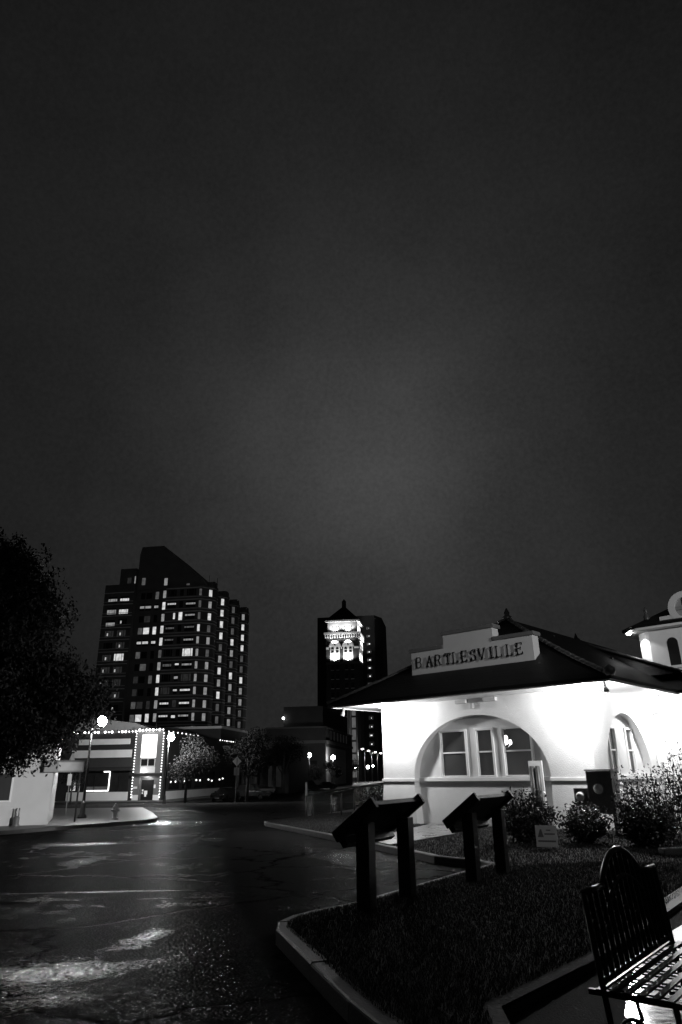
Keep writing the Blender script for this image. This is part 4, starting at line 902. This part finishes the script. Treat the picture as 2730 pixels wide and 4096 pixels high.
p = at_y(1222, 3160, 134); car((p.x, 134, road_z(90)), rad(10), 'dark sport utility car parked under the globe lamp', True)
p = at_y(1300, 3158, 138); car((p.x, 138, road_z(90)), rad(14), 'dark saloon car parked at the corner of the long building')
p = at_y(1040, 3180, 108); car((p.x, 108, road_z(90)), rad(5), 'dark car half hidden before the columned building')

# ================================================================== long dark building with the pale wall panel
c3 = Vector((-3.98, 150, road_z(90))); lb = thing('long_building', c3, GR, 'long dark building with a stepped roof and pale lit wall panel', 'building')
DKB = mat('plain_dark_brick', .035, .85, .4, .5); DKT = mat('plain_dark_trim', .09, .8, .3, .5)  # very dark brick and trim colours
MB().box(-13, 0, 0, 40, -.2, 12.0).build('wall', DKB, lb); MB().box(-9.5, -.8, 1.5, 38, 12, 16.6).build('upper_storey', DKB, lb); MB().box(-13.2, .25, -.2, 40.2, 8.9, 9.5).build('cornice', DKT, lb); MB().box(-13.2, .2, -.15, 40.2, 12.0, 12.3).build('coping', DKT, lb)
for k in range(6): MB().box(.004, .12, 5+k*4.6, 7.4+k*4.6, 9.8, 11.7).build('window', DARKGLASS, lb)
pn = MB().box(.003, .09, .6, 28, .6, 8.2).build('wall_panel', mat('mural_panel', .28, .7, .2, .5), lb); MB().box(.003, .12, 13, 13.4, .6, 8.3).build('pilaster', DKT, lb)
for k in range(4): MB().box(-11+k*2.6, -9.6+k*2.6, -.06, -.003, 2.6, 5.5).build('window', DARKGLASS, lb)
lamp_w = MB().sphere((-9.4, .9, 14.2), .28, 8, 6).build('roof_lamp', emit('roof_lamp', 8.0), lb)
# columned building between
p = at_y(1010, 3160, 118); cb_ = thing('columned_building', (p.x, 118, road_z(90)), GR, 'dim columned building half hidden behind dark street trees', 'building')
MB().box(-6, 6, 0, 16, -.2, 7.6).build('wall', DKB, cb_); MB().box(-6.4, 6.4, -2.2, 0, 6.6, 7.4).build('portico_roof', DKT, cb_)
for x in (-5, -2, 1, 4): MB().tube([(x, -1.8, 0), (x, -1.8, 6.6)], [.34, .28], 12).build('column', DKT, cb_, True)
for x in (-4.4, 2.6): MB().box(x, x+2.2, -.05, -.003, 1.0, 4.2).build('window', emit('dim_window', .008, .6, 1.0), cb_)
lamp('portico_source', 'POINT', (-3.4, -1.0, 5.6), 45, MB().sphere((-3.4, -1.0, 5.9), .12, 8, 6).build('portico_lamp', emit('portico_lamp', 4.0), cb_), .12)
# low far buildings so that the street does not end in the void
for i, (px, Y, w, h, lab) in enumerate(((1100, 230, 30, 8, 'low dark block at the end of the side street'), (1500, 330, 26, 11, 'low dim shop block at the end of the far street'), (180, 120, 60, 10, 'low dark block left behind the corner bar'))):
    p = at_y(px, 3110, Y); f_ = thing('low_block', (p.x, Y, road_z(90)), GR, lab, 'building'); MB().box(-w/2, w/2, 0, 15, -.3, h).build('wall', BRICK, f_); MB().box(-w/2-.2, w/2+.2, -.2, 15.2, h, h+.4).build('coping', BAND, f_)
    for k in range(int(w/4)): 
        wv = MB().box(-w/2+1+k*4, -w/2+3.4+k*4, -.08, -.004, .8, 3.6).build('window', emit('shop_dim', .12, .6, .6) if i == 1 else DARKGLASS, f_)

# ================================================================== apartment tower
D0 = at_y(815, 2600, 175.0); AP = Vector((D0.x, 175.0, road_z(90))); ZA = -road_z(90)
ap = thing('apartment_tower', AP, GR, 'tall stepped apartment tower with many lit windows and sloped rooftop', 'building')
FH = 3.19
wc = [15.45+FH*k for k in range(-3, 12)]           # window-centre heights in the world
TOP = 49.3+ZA
def walls(poly, z0, z1, name, material, closed=False):
    b = MB(); n = len(poly)
    for (x0, y0), (x1, y1) in zip(poly[:-1], poly[1:]): b.add([(x0,y0,z0),(x1,y1,z0),(x1,y1,z1),(x0,y0,z1)], [(0,1,2,3)])
    return b.build(name, material, ap)
# plan outline: front from the stair slot to the corner, then four saw-tooth bays down the right flank
bays = []; pitch = 10.1
front = [(-11.4, 0), (-2.2, 0), (-1.4, .25), (-.6, .95)]
flank = []
for k in range(4):
    y = .95+k*pitch; flank += [(-.6, y), (1.25, y+1.5), (1.35, y+2.2), (1.35, y+4.2), (-.6, y+4.4)]
flank += [(-.6, 41.2)]
outline = front[:-1]+flank
APW = mat('tower_brick', .14, .85, .4, .4, .2, 6)
ob = MB(); ob.prism(outline+[(-30, 41.3), (-30, 3)] if False else outline+[(-11.4, 41.3)], -.3, TOP); ob.build('main_block', APW, ap)
for k in range(4):
    y = .95+k*pitch; MB().box(-3.2, 1.1, y+1.6, y+4.1, TOP, TOP+1.3).build('roof_parapet', APW, ap)
    MB().box(1.2, 1.6, y+2.3, y+2.65, TOP-4.0, TOP+.5).build('fin', BRICK2, ap)
MB().tube([(-1.5, 12, TOP+.5), (-1.5, 12, TOP+5.0)], .08, 6).build('antenna', BLACK, ap); MB().tube([(-1.0, 4, TOP+.5), (-1.0, 4, TOP+3.6)], .06, 6).build('antenna', BLACK, ap)
# recessed middle and left wing
MB().box(-20.6, -11.4, 1.6, 40, -.3, 52.8+ZA).build('middle_block', APW, ap)
MB().box(-12.9, -11.45, .8, 1.6, -.3, 53.2+ZA).build('stair_shaft', APW, ap)
MB().box(-29.2, -20.6, .2, 38, -.3, 50.6+ZA).build('left_wing', APW, ap); MB().box(-25.2, -20.61, .21, 30, 50.6+ZA, 55.0+ZA).build('left_wing_upper', APW, ap)
# sloped penthouse
b = MB(); zt = 61.3+ZA; b.xprism([(-20.4, 49+ZA), (-.2, 49+ZA), (-.2, 49.7+ZA), (-13.6, zt), (-19.9, zt), (-20.4, zt-2.2)], 1.0, 20); b.build('penthouse', APW, ap)
# floor bands
def band(path, z, hgt, nm):
    b = MB()
    for (x0, y0), (x1, y1) in zip(path[:-1], path[1:]):
        dx, dy = x1-x0, y1-y0; L = math.hypot(dx, dy); nx, ny = dy/L*.09, -dx/L*.09
        b.add([(x0+nx, y0+ny, z), (x1+nx, y1+ny, z), (x1+nx, y1+ny, z+hgt), (x0+nx, y0+ny, z+hgt), (x0, y0, z), (x1, y1, z), (x1, y1, z+hgt), (x0, y0, z+hgt)], [(0,1,2,3), (3,2,6,7), (0,4,5,1)])
    b.build(nm, mat('floor_band_stone', .7, .8, .3, .7), ap)
for w in wc:
    z = w+ZA
    if z > TOP+1: continue
    for dz, hg in ((1.12, .22), (-1.28, .15)):
        band(outline[:-1], z+dz, hg, 'floor_band'); band([(-29.2, .2), (-26.6, .2), (-25.9, .02), (-23.8, .02), (-23.2, .2), (-20.7, .2)], z+dz-.3, hg, 'floor_band')
# windows
WIN = {k: emit('window_light_%s' % k, s, .8, 1.3) for k, s in dict(bright=.62, mid=.24, dim=.07, faint=.018, glint=.5).items()}
FRM = mat('window_frame', .08, .6)
def win(face, a, z, w, h, kind, frm=False, mull=()):
    """face: (origin, direction, normal) in the tower frame"""
    o, d, nrm = face; c = Vector(o)+Vector(d)*a+Vector(nrm)*.03
    P = lambda s, q: tuple(c+Vector(d)*s+Vector((0, 0, z+q)))
    b = MB(); b.add([P(-w/2, -h/2), P(w/2, -h/2), P(w/2, h/2), P(-w/2, h/2)], [(0,1,2,3)])
    o_ = b.build('window', WIN[kind] if kind else DARKGLASS, ap)
    c = c+Vector(nrm)*.04
    for s in mull:
        b = MB(); b.add([P(s-.07, -h/2), P(s+.07, -h/2), P(s+.07, h/2), P(s-.07, h/2)], [(0,1,2,3)]); b.build('mullion', FRM, o_)
    return o_
def blind(face, a, z, w, h, frac, kind):    # lit lower strip under a drawn blind
    o, d, nrm = face; c = Vector(o)+Vector(d)*a+Vector(nrm)*.02; P = lambda s, q: tuple(c+Vector(d)*s+Vector((0, 0, z+q)))
    b = MB(); b.add([P(-w/2, -h/2), P(w/2, -h/2), P(w/2, h/2), P(-w/2, h/2)], [(0,1,2,3)]); o_ = b.build('window', DARKGLASS, ap)
    c = c+Vector(nrm)*.03; z0, z1 = frac
    for s0, s1 in ((-w/2, -w*.3), (-w*.26, w*.3), (w*.34, w/2)) if w > 1.6 else ((-w/2, w/2),):
        b = MB(); b.add([P(s0, -h/2+h*z0), P(s1, -h/2+h*z0), P(s1, -h/2+h*z1), P(s0, -h/2+h*z1)], [(0,1,2,3)]); b.build('lit_pane', WIN[kind], o_)
Fr = ((0, -.0, 0), (1, 0, 0), (0, -1, 0)); St = ((0, .8, 0), (1, 0, 0), (0, -1, 0)); Md = ((0, 1.6, 0), (1, 0, 0), (0, -1, 0)); Lw = ((0, .2, 0), (1, 0, 0), (0, -1, 0))
rr = random.Random(3)
bright_front = {(5, 2): 'bright', (8, 1): 'bright', (5, 3): 'bright'}
for i, w in enumerate(wc):
    z = w+ZA
    if i >= 2: win(St, -12.1, z+(.3 if i == 14 else 0), 0.9, 2.0, rr.choice(('bright', 'bright', 'mid', 'mid')) if i != 8 else 'dim')
    if i > 13: continue
    # front face: A wide, B narrow, C wide, corner
    for col, (a, ww) in enumerate(((-9.6, 2.3), (-6.95, 1.0), (-4.3, 2.6))):
        k = bright_front.get((i-3, col)) if i >= 3 else None
        if i == 8 and col == 2: win(Fr, a, z, 2.7, 1.9, 'bright', mull=(-.85, .85))
        elif i == 11 and col == 1: win(Fr, a, z, 1.0, 2.1, 'bright')
        elif i == 11 and col == 0: win(Fr, a+.9, z+.1, .5, 1.6, 'bright')
        elif rr.random() < .62 and 2 <= i < 13: blind(Fr, a, z, ww, 1.7, rr.choice(((.42, .68), (.5, .75), (.35, .7))), rr.choice(('mid', 'mid', 'dim', 'bright', 'glint')))
        else: win(Fr, a, z, ww, 1.7, rr.choice((None, 'faint', None)), mull=(-ww*.3, ww*.3) if ww > 1.5 else ())
    win(((-1.8, .1, 0), (.95, .3, 0), (.3, -.95, 0)), 0, z-.1, .62, 1.8, rr.choice(('bright', 'mid', 'mid', 'dim', 'dim')))
    # left wing
    for a in (-26.6, -23.2):
        if i in (12, 13): blind(Lw, a, z-1.0, 2.5, 1.8, (.1, .75) if i == 12 else (.2, .65), 'bright' if a > -24 else 'mid')
        elif i == 8 and a > -24: win(Lw, a, z-.6, 2.6, 1.9, 'bright', mull=(-.8, .8))
        elif i == 11 and a < -24: blind(Lw, a, z-1.0, 2.5, 1.8, (.1, .6), 'mid')
        else:
            win(Lw, a, z-.7, 2.4, 1.7, rr.choice((None, 'faint')), mull=(-.7, .7))
            if rr.random() < .7: win(((0, .16, 0), (1, 0, 0), (0, -1, 0)), a-.9+rr.random(), z-.8, .35, .7, 'glint')
    # middle
    for a, ww in ((-18.6, 1.2), (-16.9, 1.6), (-14.6, 1.1)):
        kind = None
        if i == 10: kind = 'bright' if a > -18 else 'dim'
        elif i == 9: kind = 'glint'
        elif i == 3 and a > -18: kind = 'bright'
        elif i in (12, 2): kind = 'mid'
        elif rr.random() < .3: kind = 'dim'
        if kind == 'glint' or (i == 12): blind(Md, a, z, ww, 1.7, (.35, .72), kind)
        else: win(Md, a, z, ww if a != -14.6 else .95, 1.7 if a != -14.6 else 2.0, kind or rr.choice((None, 'faint', None)))
for z in (51.3,): 
    win(((0, .97, 0), (1, 0, 0), (0, -1, 0)), -5.8, z+ZA-2.2, .9, 1.9, 'dim') 
    win(((0, .97, 0), (1, 0, 0), (0, -1, 0)), -18.6, z+ZA, 1.0, 2.0, 'dim'); win(Lw, -22.4, z+ZA+.3, 1.1, 1.6, 'faint')
    win(Lw, -20.75, z+ZA+.4, .3, 2.0, 'mid'); 
for k in range(4):
    y = .95+k*pitch; dgl = Vector((1.85, 1.5, 0)).normalized(); nr = Vector((dgl.y, -dgl.x, 0))
    for i, w in enumerate(wc):
        z = w+ZA
        if i > 13 or i < 2: continue
        win(((-.6, y, 0), tuple(dgl), tuple(nr)), 1.3, z-.15, .85, 1.8, rr.choice(('bright', 'mid', 'bright', 'mid', 'mid', 'dim', 'dim')))
        fc = ((-.6, y+4.3, 0), (0, 1, 0), (1, 0, 0))
        b_ = win(fc, 2.9, z-.1, 4.6, 2.0, None)
        if rr.random() < .15:
            for q in (2.0, 3.0, 4.0): win(fc, q, z-.15, .45, 1.5, 'dim')
        elif rr.random() < .4: win(fc, 2.2, z-.2, .25, .9, 'glint')
        win(((1.35, y+2.2, 0), (0, 1, 0), (1, 0, 0)), 1.0, z-.1, .2, 2.0, 'faint')
MB().box(-12, 6, -4, 0, -.2, 9.0).build('podium', APW, ap)

# ================================================================== old floodlit tower and the block behind it
D1 = at_y(1436, 2600, 300.0); OT = Vector((D1.x, 300.0, road_z(90))); ZO = -road_z(90)
ot = thing('floodlit_tower', OT, GR, 'old brick office tower with floodlit arched crown and pyramid roof', 'building')
TW = 14.6; TD = 13.5
MB().box(-TW, 0, 0, TD, -.3, 58+ZO).build('shaft', mat('old_brick', .03, .85, .3, .4), ot)
MB().box(-TW-.2, .2, -.2, TD+.2, 46.6+ZO, 47.5+ZO).build('ledge', mat('plain_dark_trim', .09, .8, .3, .5), ot)
MB().box(-TW-.9, .9, -.9, TD+.9, 59.6+ZO, 60.6+ZO).build('cornice', STONE, ot); MB().box(-TW-.1, .1, -.1, TD+.1, 58+ZO, 59.6+ZO).build('frieze', mat('old_brick', .03, .85, .3, .4), ot)
for k in range(15): MB().box(-TW-.5+k*1.08, -TW+.0+k*1.08, -.8, -.1, 58.1+ZO, 59.6+ZO).build('corbel', STONE, ot)
for k in range(14): MB().box(.1, .8, -.5+k*1.05, 0+k*1.05, 58.1+ZO, 59.6+ZO).build('corbel', STONE, ot)
MB().box(-TW+.6, -.6, .6, TD-.6, 60.6+ZO, 65.4+ZO).build('top_storey', STONE, ot)
MB().box(-TW-.4, .4, -.4, TD+.4, 65.4+ZO, 66.1+ZO).build('eave', STONE, ot)
b = MB(); zr = 66.1+ZO; b.add([(-TW-.5, -.5, zr), (.5, -.5, zr), (.5, TD+.5, zr), (-TW-.5, TD+.5, zr), (-TW/2-.7, TD/2-.7, 73.5+ZO), (-TW/2+.7, TD/2-.7, 73.5+ZO), (-TW/2+.7, TD/2+.7, 73.5+ZO), (-TW/2-.7, TD/2+.7, 73.5+ZO)], [(0,1,5,4),(1,2,6,5),(2,3,7,6),(3,0,4,7),(4,5,6,7)]); pr = b.build('pyramid_roof', ROOF, ot)
b = MB(); b.lathe([(1.0, 73.4+ZO), (1.0, 76.2+ZO), (.5, 76.8+ZO), (.02, 77.4+ZO)], (-TW/2, TD/2, 0), 8); b.build('lantern', BRICK, pr)
for k in range(14): MB().lathe([(.12, 0), (.02, .6)], (-TW+.2+k*1.1, -.35, 66.1+ZO), 5).build('cresting', STONE, pr)
STB = mat('crown_stone', .7, .8, .1, .4)
def giant_arch(M, ac, half, nm='arch_bay'):
    b = MB(); zs = 54.0+ZO; zb_ = 47.6+ZO; n = 16
    pts = [(ac-half, zb_)]+[(ac+half*math.cos(math.pi-math.pi*i/n), zs+half*1.15*math.sin(math.pi*i/n)) for i in range(n+1)]+[(ac+half, zb_)]
    vs = [M(a, -.12, z) for a, z in pts]; b.add(vs, [tuple(range(len(pts)))]); o = b.build(nm, STB, ot)
    b = MB()
    for i in range(n):
        t0, t1 = math.pi-math.pi*i/n, math.pi-math.pi*(i+1)/n
        for r0, r1 in ((half, half+.55),):
            q = [(ac+r0*math.cos(t0), zs+r0*1.15*math.sin(t0)), (ac+r1*math.cos(t0), zs+r1*1.12*math.sin(t0)), (ac+r1*math.cos(t1), zs+r1*1.12*math.sin(t1)), (ac+r0*math.cos(t1), zs+r0*1.15*math.sin(t1))]
            b.add([M(a, -.45, z) for a, z in q]+[M(a, -.02, z) for a, z in q], [(0,1,2,3), (1,5,6,2), (0,3,7,4)])
    b.build('arch_moulding', STB, o)
    for s in (-half*.5, half*.5):
        wpts = [(ac+s-.62, 51.6+ZO)]+[(ac+s+.62*math.cos(math.pi-math.pi*i/8), 53.4+ZO+.7*math.sin(math.pi*i/8)) for i in range(9)]+[(ac+s+.62, 51.6+ZO)]
        b = MB(); b.add([M(a, -.16, z) for a, z in wpts], [tuple(range(len(wpts)))]); w_ = b.build('window', DARKGLASS, o)
        b = MB(); q = [(ac+s-.68, 52.75+ZO), (ac+s+.68, 52.75+ZO), (ac+s+.68, 53.0+ZO), (ac+s-.68, 53.0+ZO)]; b.add([M(a, -.2, z) for a, z in q], [(0,1,2,3)]); b.build('transom', STB, w_)
        b = MB()
        for k in range(3):
            a0 = ac+s-.6+k*.45; q = [(a0, 47.9+ZO), (a0+.26, 47.9+ZO), (a0+.26, 49.8+ZO), (a0, 49.8+ZO)]; b.add([M(a, -.16, z) for a, z in q], [(0,1,2,3)])
        b.build('window', DARKGLASS, o)
    b = MB(); k = .42; q = [(ac-k, 55.2+ZO), (ac, 54.5+ZO), (ac+k, 55.2+ZO), (ac, 55.9+ZO)]; b.add([M(a, -.16, z) for a, z in q], [(0,1,2,3)]); b.build('quatrefoil', DARKGLASS, o)
for ac in (-10.65, -4.75): giant_arch(lambda a, d, z: (a, d, z), ac, 2.15)
for ac in (3.9, 9.6): giant_arch(lambda a, d, z: (-d, a, z), ac, 2.15)
for x0, x1 in ((-TW, -13.4), (-7.9, -7.5), (-2.0, 0)): MB().box(x0, x1, -.25, -.004, 53.3+ZO, 54.1+ZO).build('string_course', STB, ot)
for ac in (-10.4, -4.6):
    b = MB()
    for s in (-1.5, -.5, .5, 1.5): b.box(ac+s-.14, ac+s+.14, .55, .596, 61.2+ZO, 63.6+ZO)
    b.build('window', DARKGLASS, ot)
for row in range(9):
    for ac in (-11.8, -9.5, -5.6, -2.95):
        w_ = MB().box(ac-.62, ac+.62, -.05, -.004, 44.1-row*3.95+ZO, 46.3-row*3.95+ZO).build('window', DARKGLASS, ot); MB().box(ac-.7, ac+.7, -.12, -.052, 43.9-row*3.95+ZO, 44.1-row*3.95+ZO).build('sill', BAND, w_)
def crown_flood(loc, base, power, aim, ang_=rad(150)):
    br = MB().bar(base, loc, .12, .12).build('flood_bracket', BLACK, ot); MB().sphere(loc, .12, 8, 6).build('flood_head', BLACK, br)
    lamp('crown_source', 'SPOT', Vector(loc)+Vector((0, 0, .3)), power, br, .25, aim, ang_, .5)
for ac in (-10.65, -4.75):
    crown_flood((ac, -1.5, 47.9+ZO), (ac, -.1, 47.4+ZO), 3000, (0, .35, 1)); crown_flood((ac, -.6, 61.0+ZO), (ac, .6, 60.8+ZO), 1300, (0, .3, 1)); crown_flood((ac, -1.9, 55.0+ZO), (ac, 0, 54.8+ZO), 2200, (0, .25, 1), rad(130))
for ac in (3.9, 9.6):
    crown_flood((1.5, ac, 47.9+ZO), (.1, ac, 47.4+ZO), 3000, (-.35, 0, 1)); crown_flood((.6, ac, 61.0+ZO), (-.6, ac, 60.8+ZO), 1300, (-.3, 0, 1)); crown_flood((1.9, ac, 55.0+ZO), (0, ac, 54.8+ZO), 2200, (-.25, 0, 1), rad(130))
rbk = thing('office_block', OT+ES*26, GR, 'broad dark office block rising behind the floodlit tower', 'building')
b = MB(); b.prism([(-23.5, 0), (4.6, 0), (7.6, 7), (7.6, 30), (-23.5, 30)], -.3, 73.4+ZO); b.build('wall', mat('block_cladding', .015, .8, .3, .4), rbk)
sc1 = 326/300
for k in range(16):
    z = (62.0-k*3.5)*1.085+ZO
    w_ = MB().box(.6, 2.8, -.06, -.004, z-.9, z+.9).build('window', emit('office_window', .012, .6, .5), rbk)
    if rr.random() < .85: MB().box(1.5+rr.uniform(-.3, .3), 1.9+rr.uniform(-.1, .5), -.1, -.065, z-.4, z+.1).build('ceiling_light', emit('office_glint', 1.3, .3), w_)
    if rr.random() < .6: MB().box(.7, 1.2, -.1, -.065, z-.8, z+.3).build('lit_pane', emit('office_dim', .09, .5), w_)
# glazed stair between the long building and the old tower
gs_p = at_y(1430, 3110, 262); gs = thing('glazed_stair', (gs_p.x, 262, road_z(90)), GR, 'narrow glazed stair tower with dim lit panels below the floodlit tower', 'building')
MB().box(-3.5, 0, 0, 4, -.2, 27).build('frame', BRICK, gs)
for k in range(6):
    z = 1.5+k*4.3; MB().box(-1.6, -.15, -.08, -.004, z, z+3.6).build('glass_panel', emit('stair_panel', .10, .5, .8), gs)
for x in (-3.3, -2.7, -2.1): MB().box(x, x+.15, -.2, -.004, 0, 27).build('fin', BAND, gs)

# ================================================================== floodlight poles added outside the frame for the signboard, wall, tower and lawn
FLH = MB().lathe([(.08, .15), (.18, 0), (.2, -.18)], (0, 0, 0), 12).mesh('flood_head'); FLH.materials.append(BLACK)
def added_flood_pole(base, label, heads):
    base = Vector(base); pole = thing('added_floodlight_pole', base, 0, label, 'floodlight pole', 'added unseen floodlight poles round the depot')
    MB().tube([(0, 0, -.1), (0, 0, 9.2)], [.12, .07], 10).build('pole', GREYMETAL, pole, True); MB().bar((-.7, -.3, 9.1), (.7, .3, 9.1), .06, .06).build('cross_arm', GREYMETAL, pole)
    for off, target, power, ang_, blend in heads:
        a = Vector(target)-(base+Vector(off)); h = bpy.data.objects.new('flood_head', FLH); COL.objects.link(h); h.parent = pole; h.location = off; h.rotation_euler = a.to_track_quat('-Z', 'Y').to_euler()
        lamp('added_flood_source', 'SPOT', Vector(off)+a.normalized()*.25, power, pole, .16, a, ang_, blend)
SGN = dw(-4.2, 0, 5.75)
added_flood_pole((17, 5, -.1), 'tall unseen floodlight pole added beside the depot wing',
           [((-.6, -.26, 9.0), SGN, 6500, rad(15), .7), ((0, 0, 4.5), (-15.4, 32.6, 1.2), 40000, rad(8.5), .6), ((.2, 0, 8.8), dw(1.2, 9, 6.8), 9000, rad(12), .4), ((-.3, -.1, 8.9), (4.5, 15.5, 0), 260, rad(50), .8), ((-.2, -.1, 8.7), (5.3, 17.6, .5), 1300, rad(13), .6)])  # beams shaped to miss the near lawn; lawn and shrub heads are added fill
added_flood_pole((9, -8, -.1), 'tall unseen floodlight pole added behind the iron bench to soften letter shadows', [((-.4, .1, 9.0), SGN, 5200, rad(13), .7)])  # unseen lamp added to lighten the letter shadows on the signboard
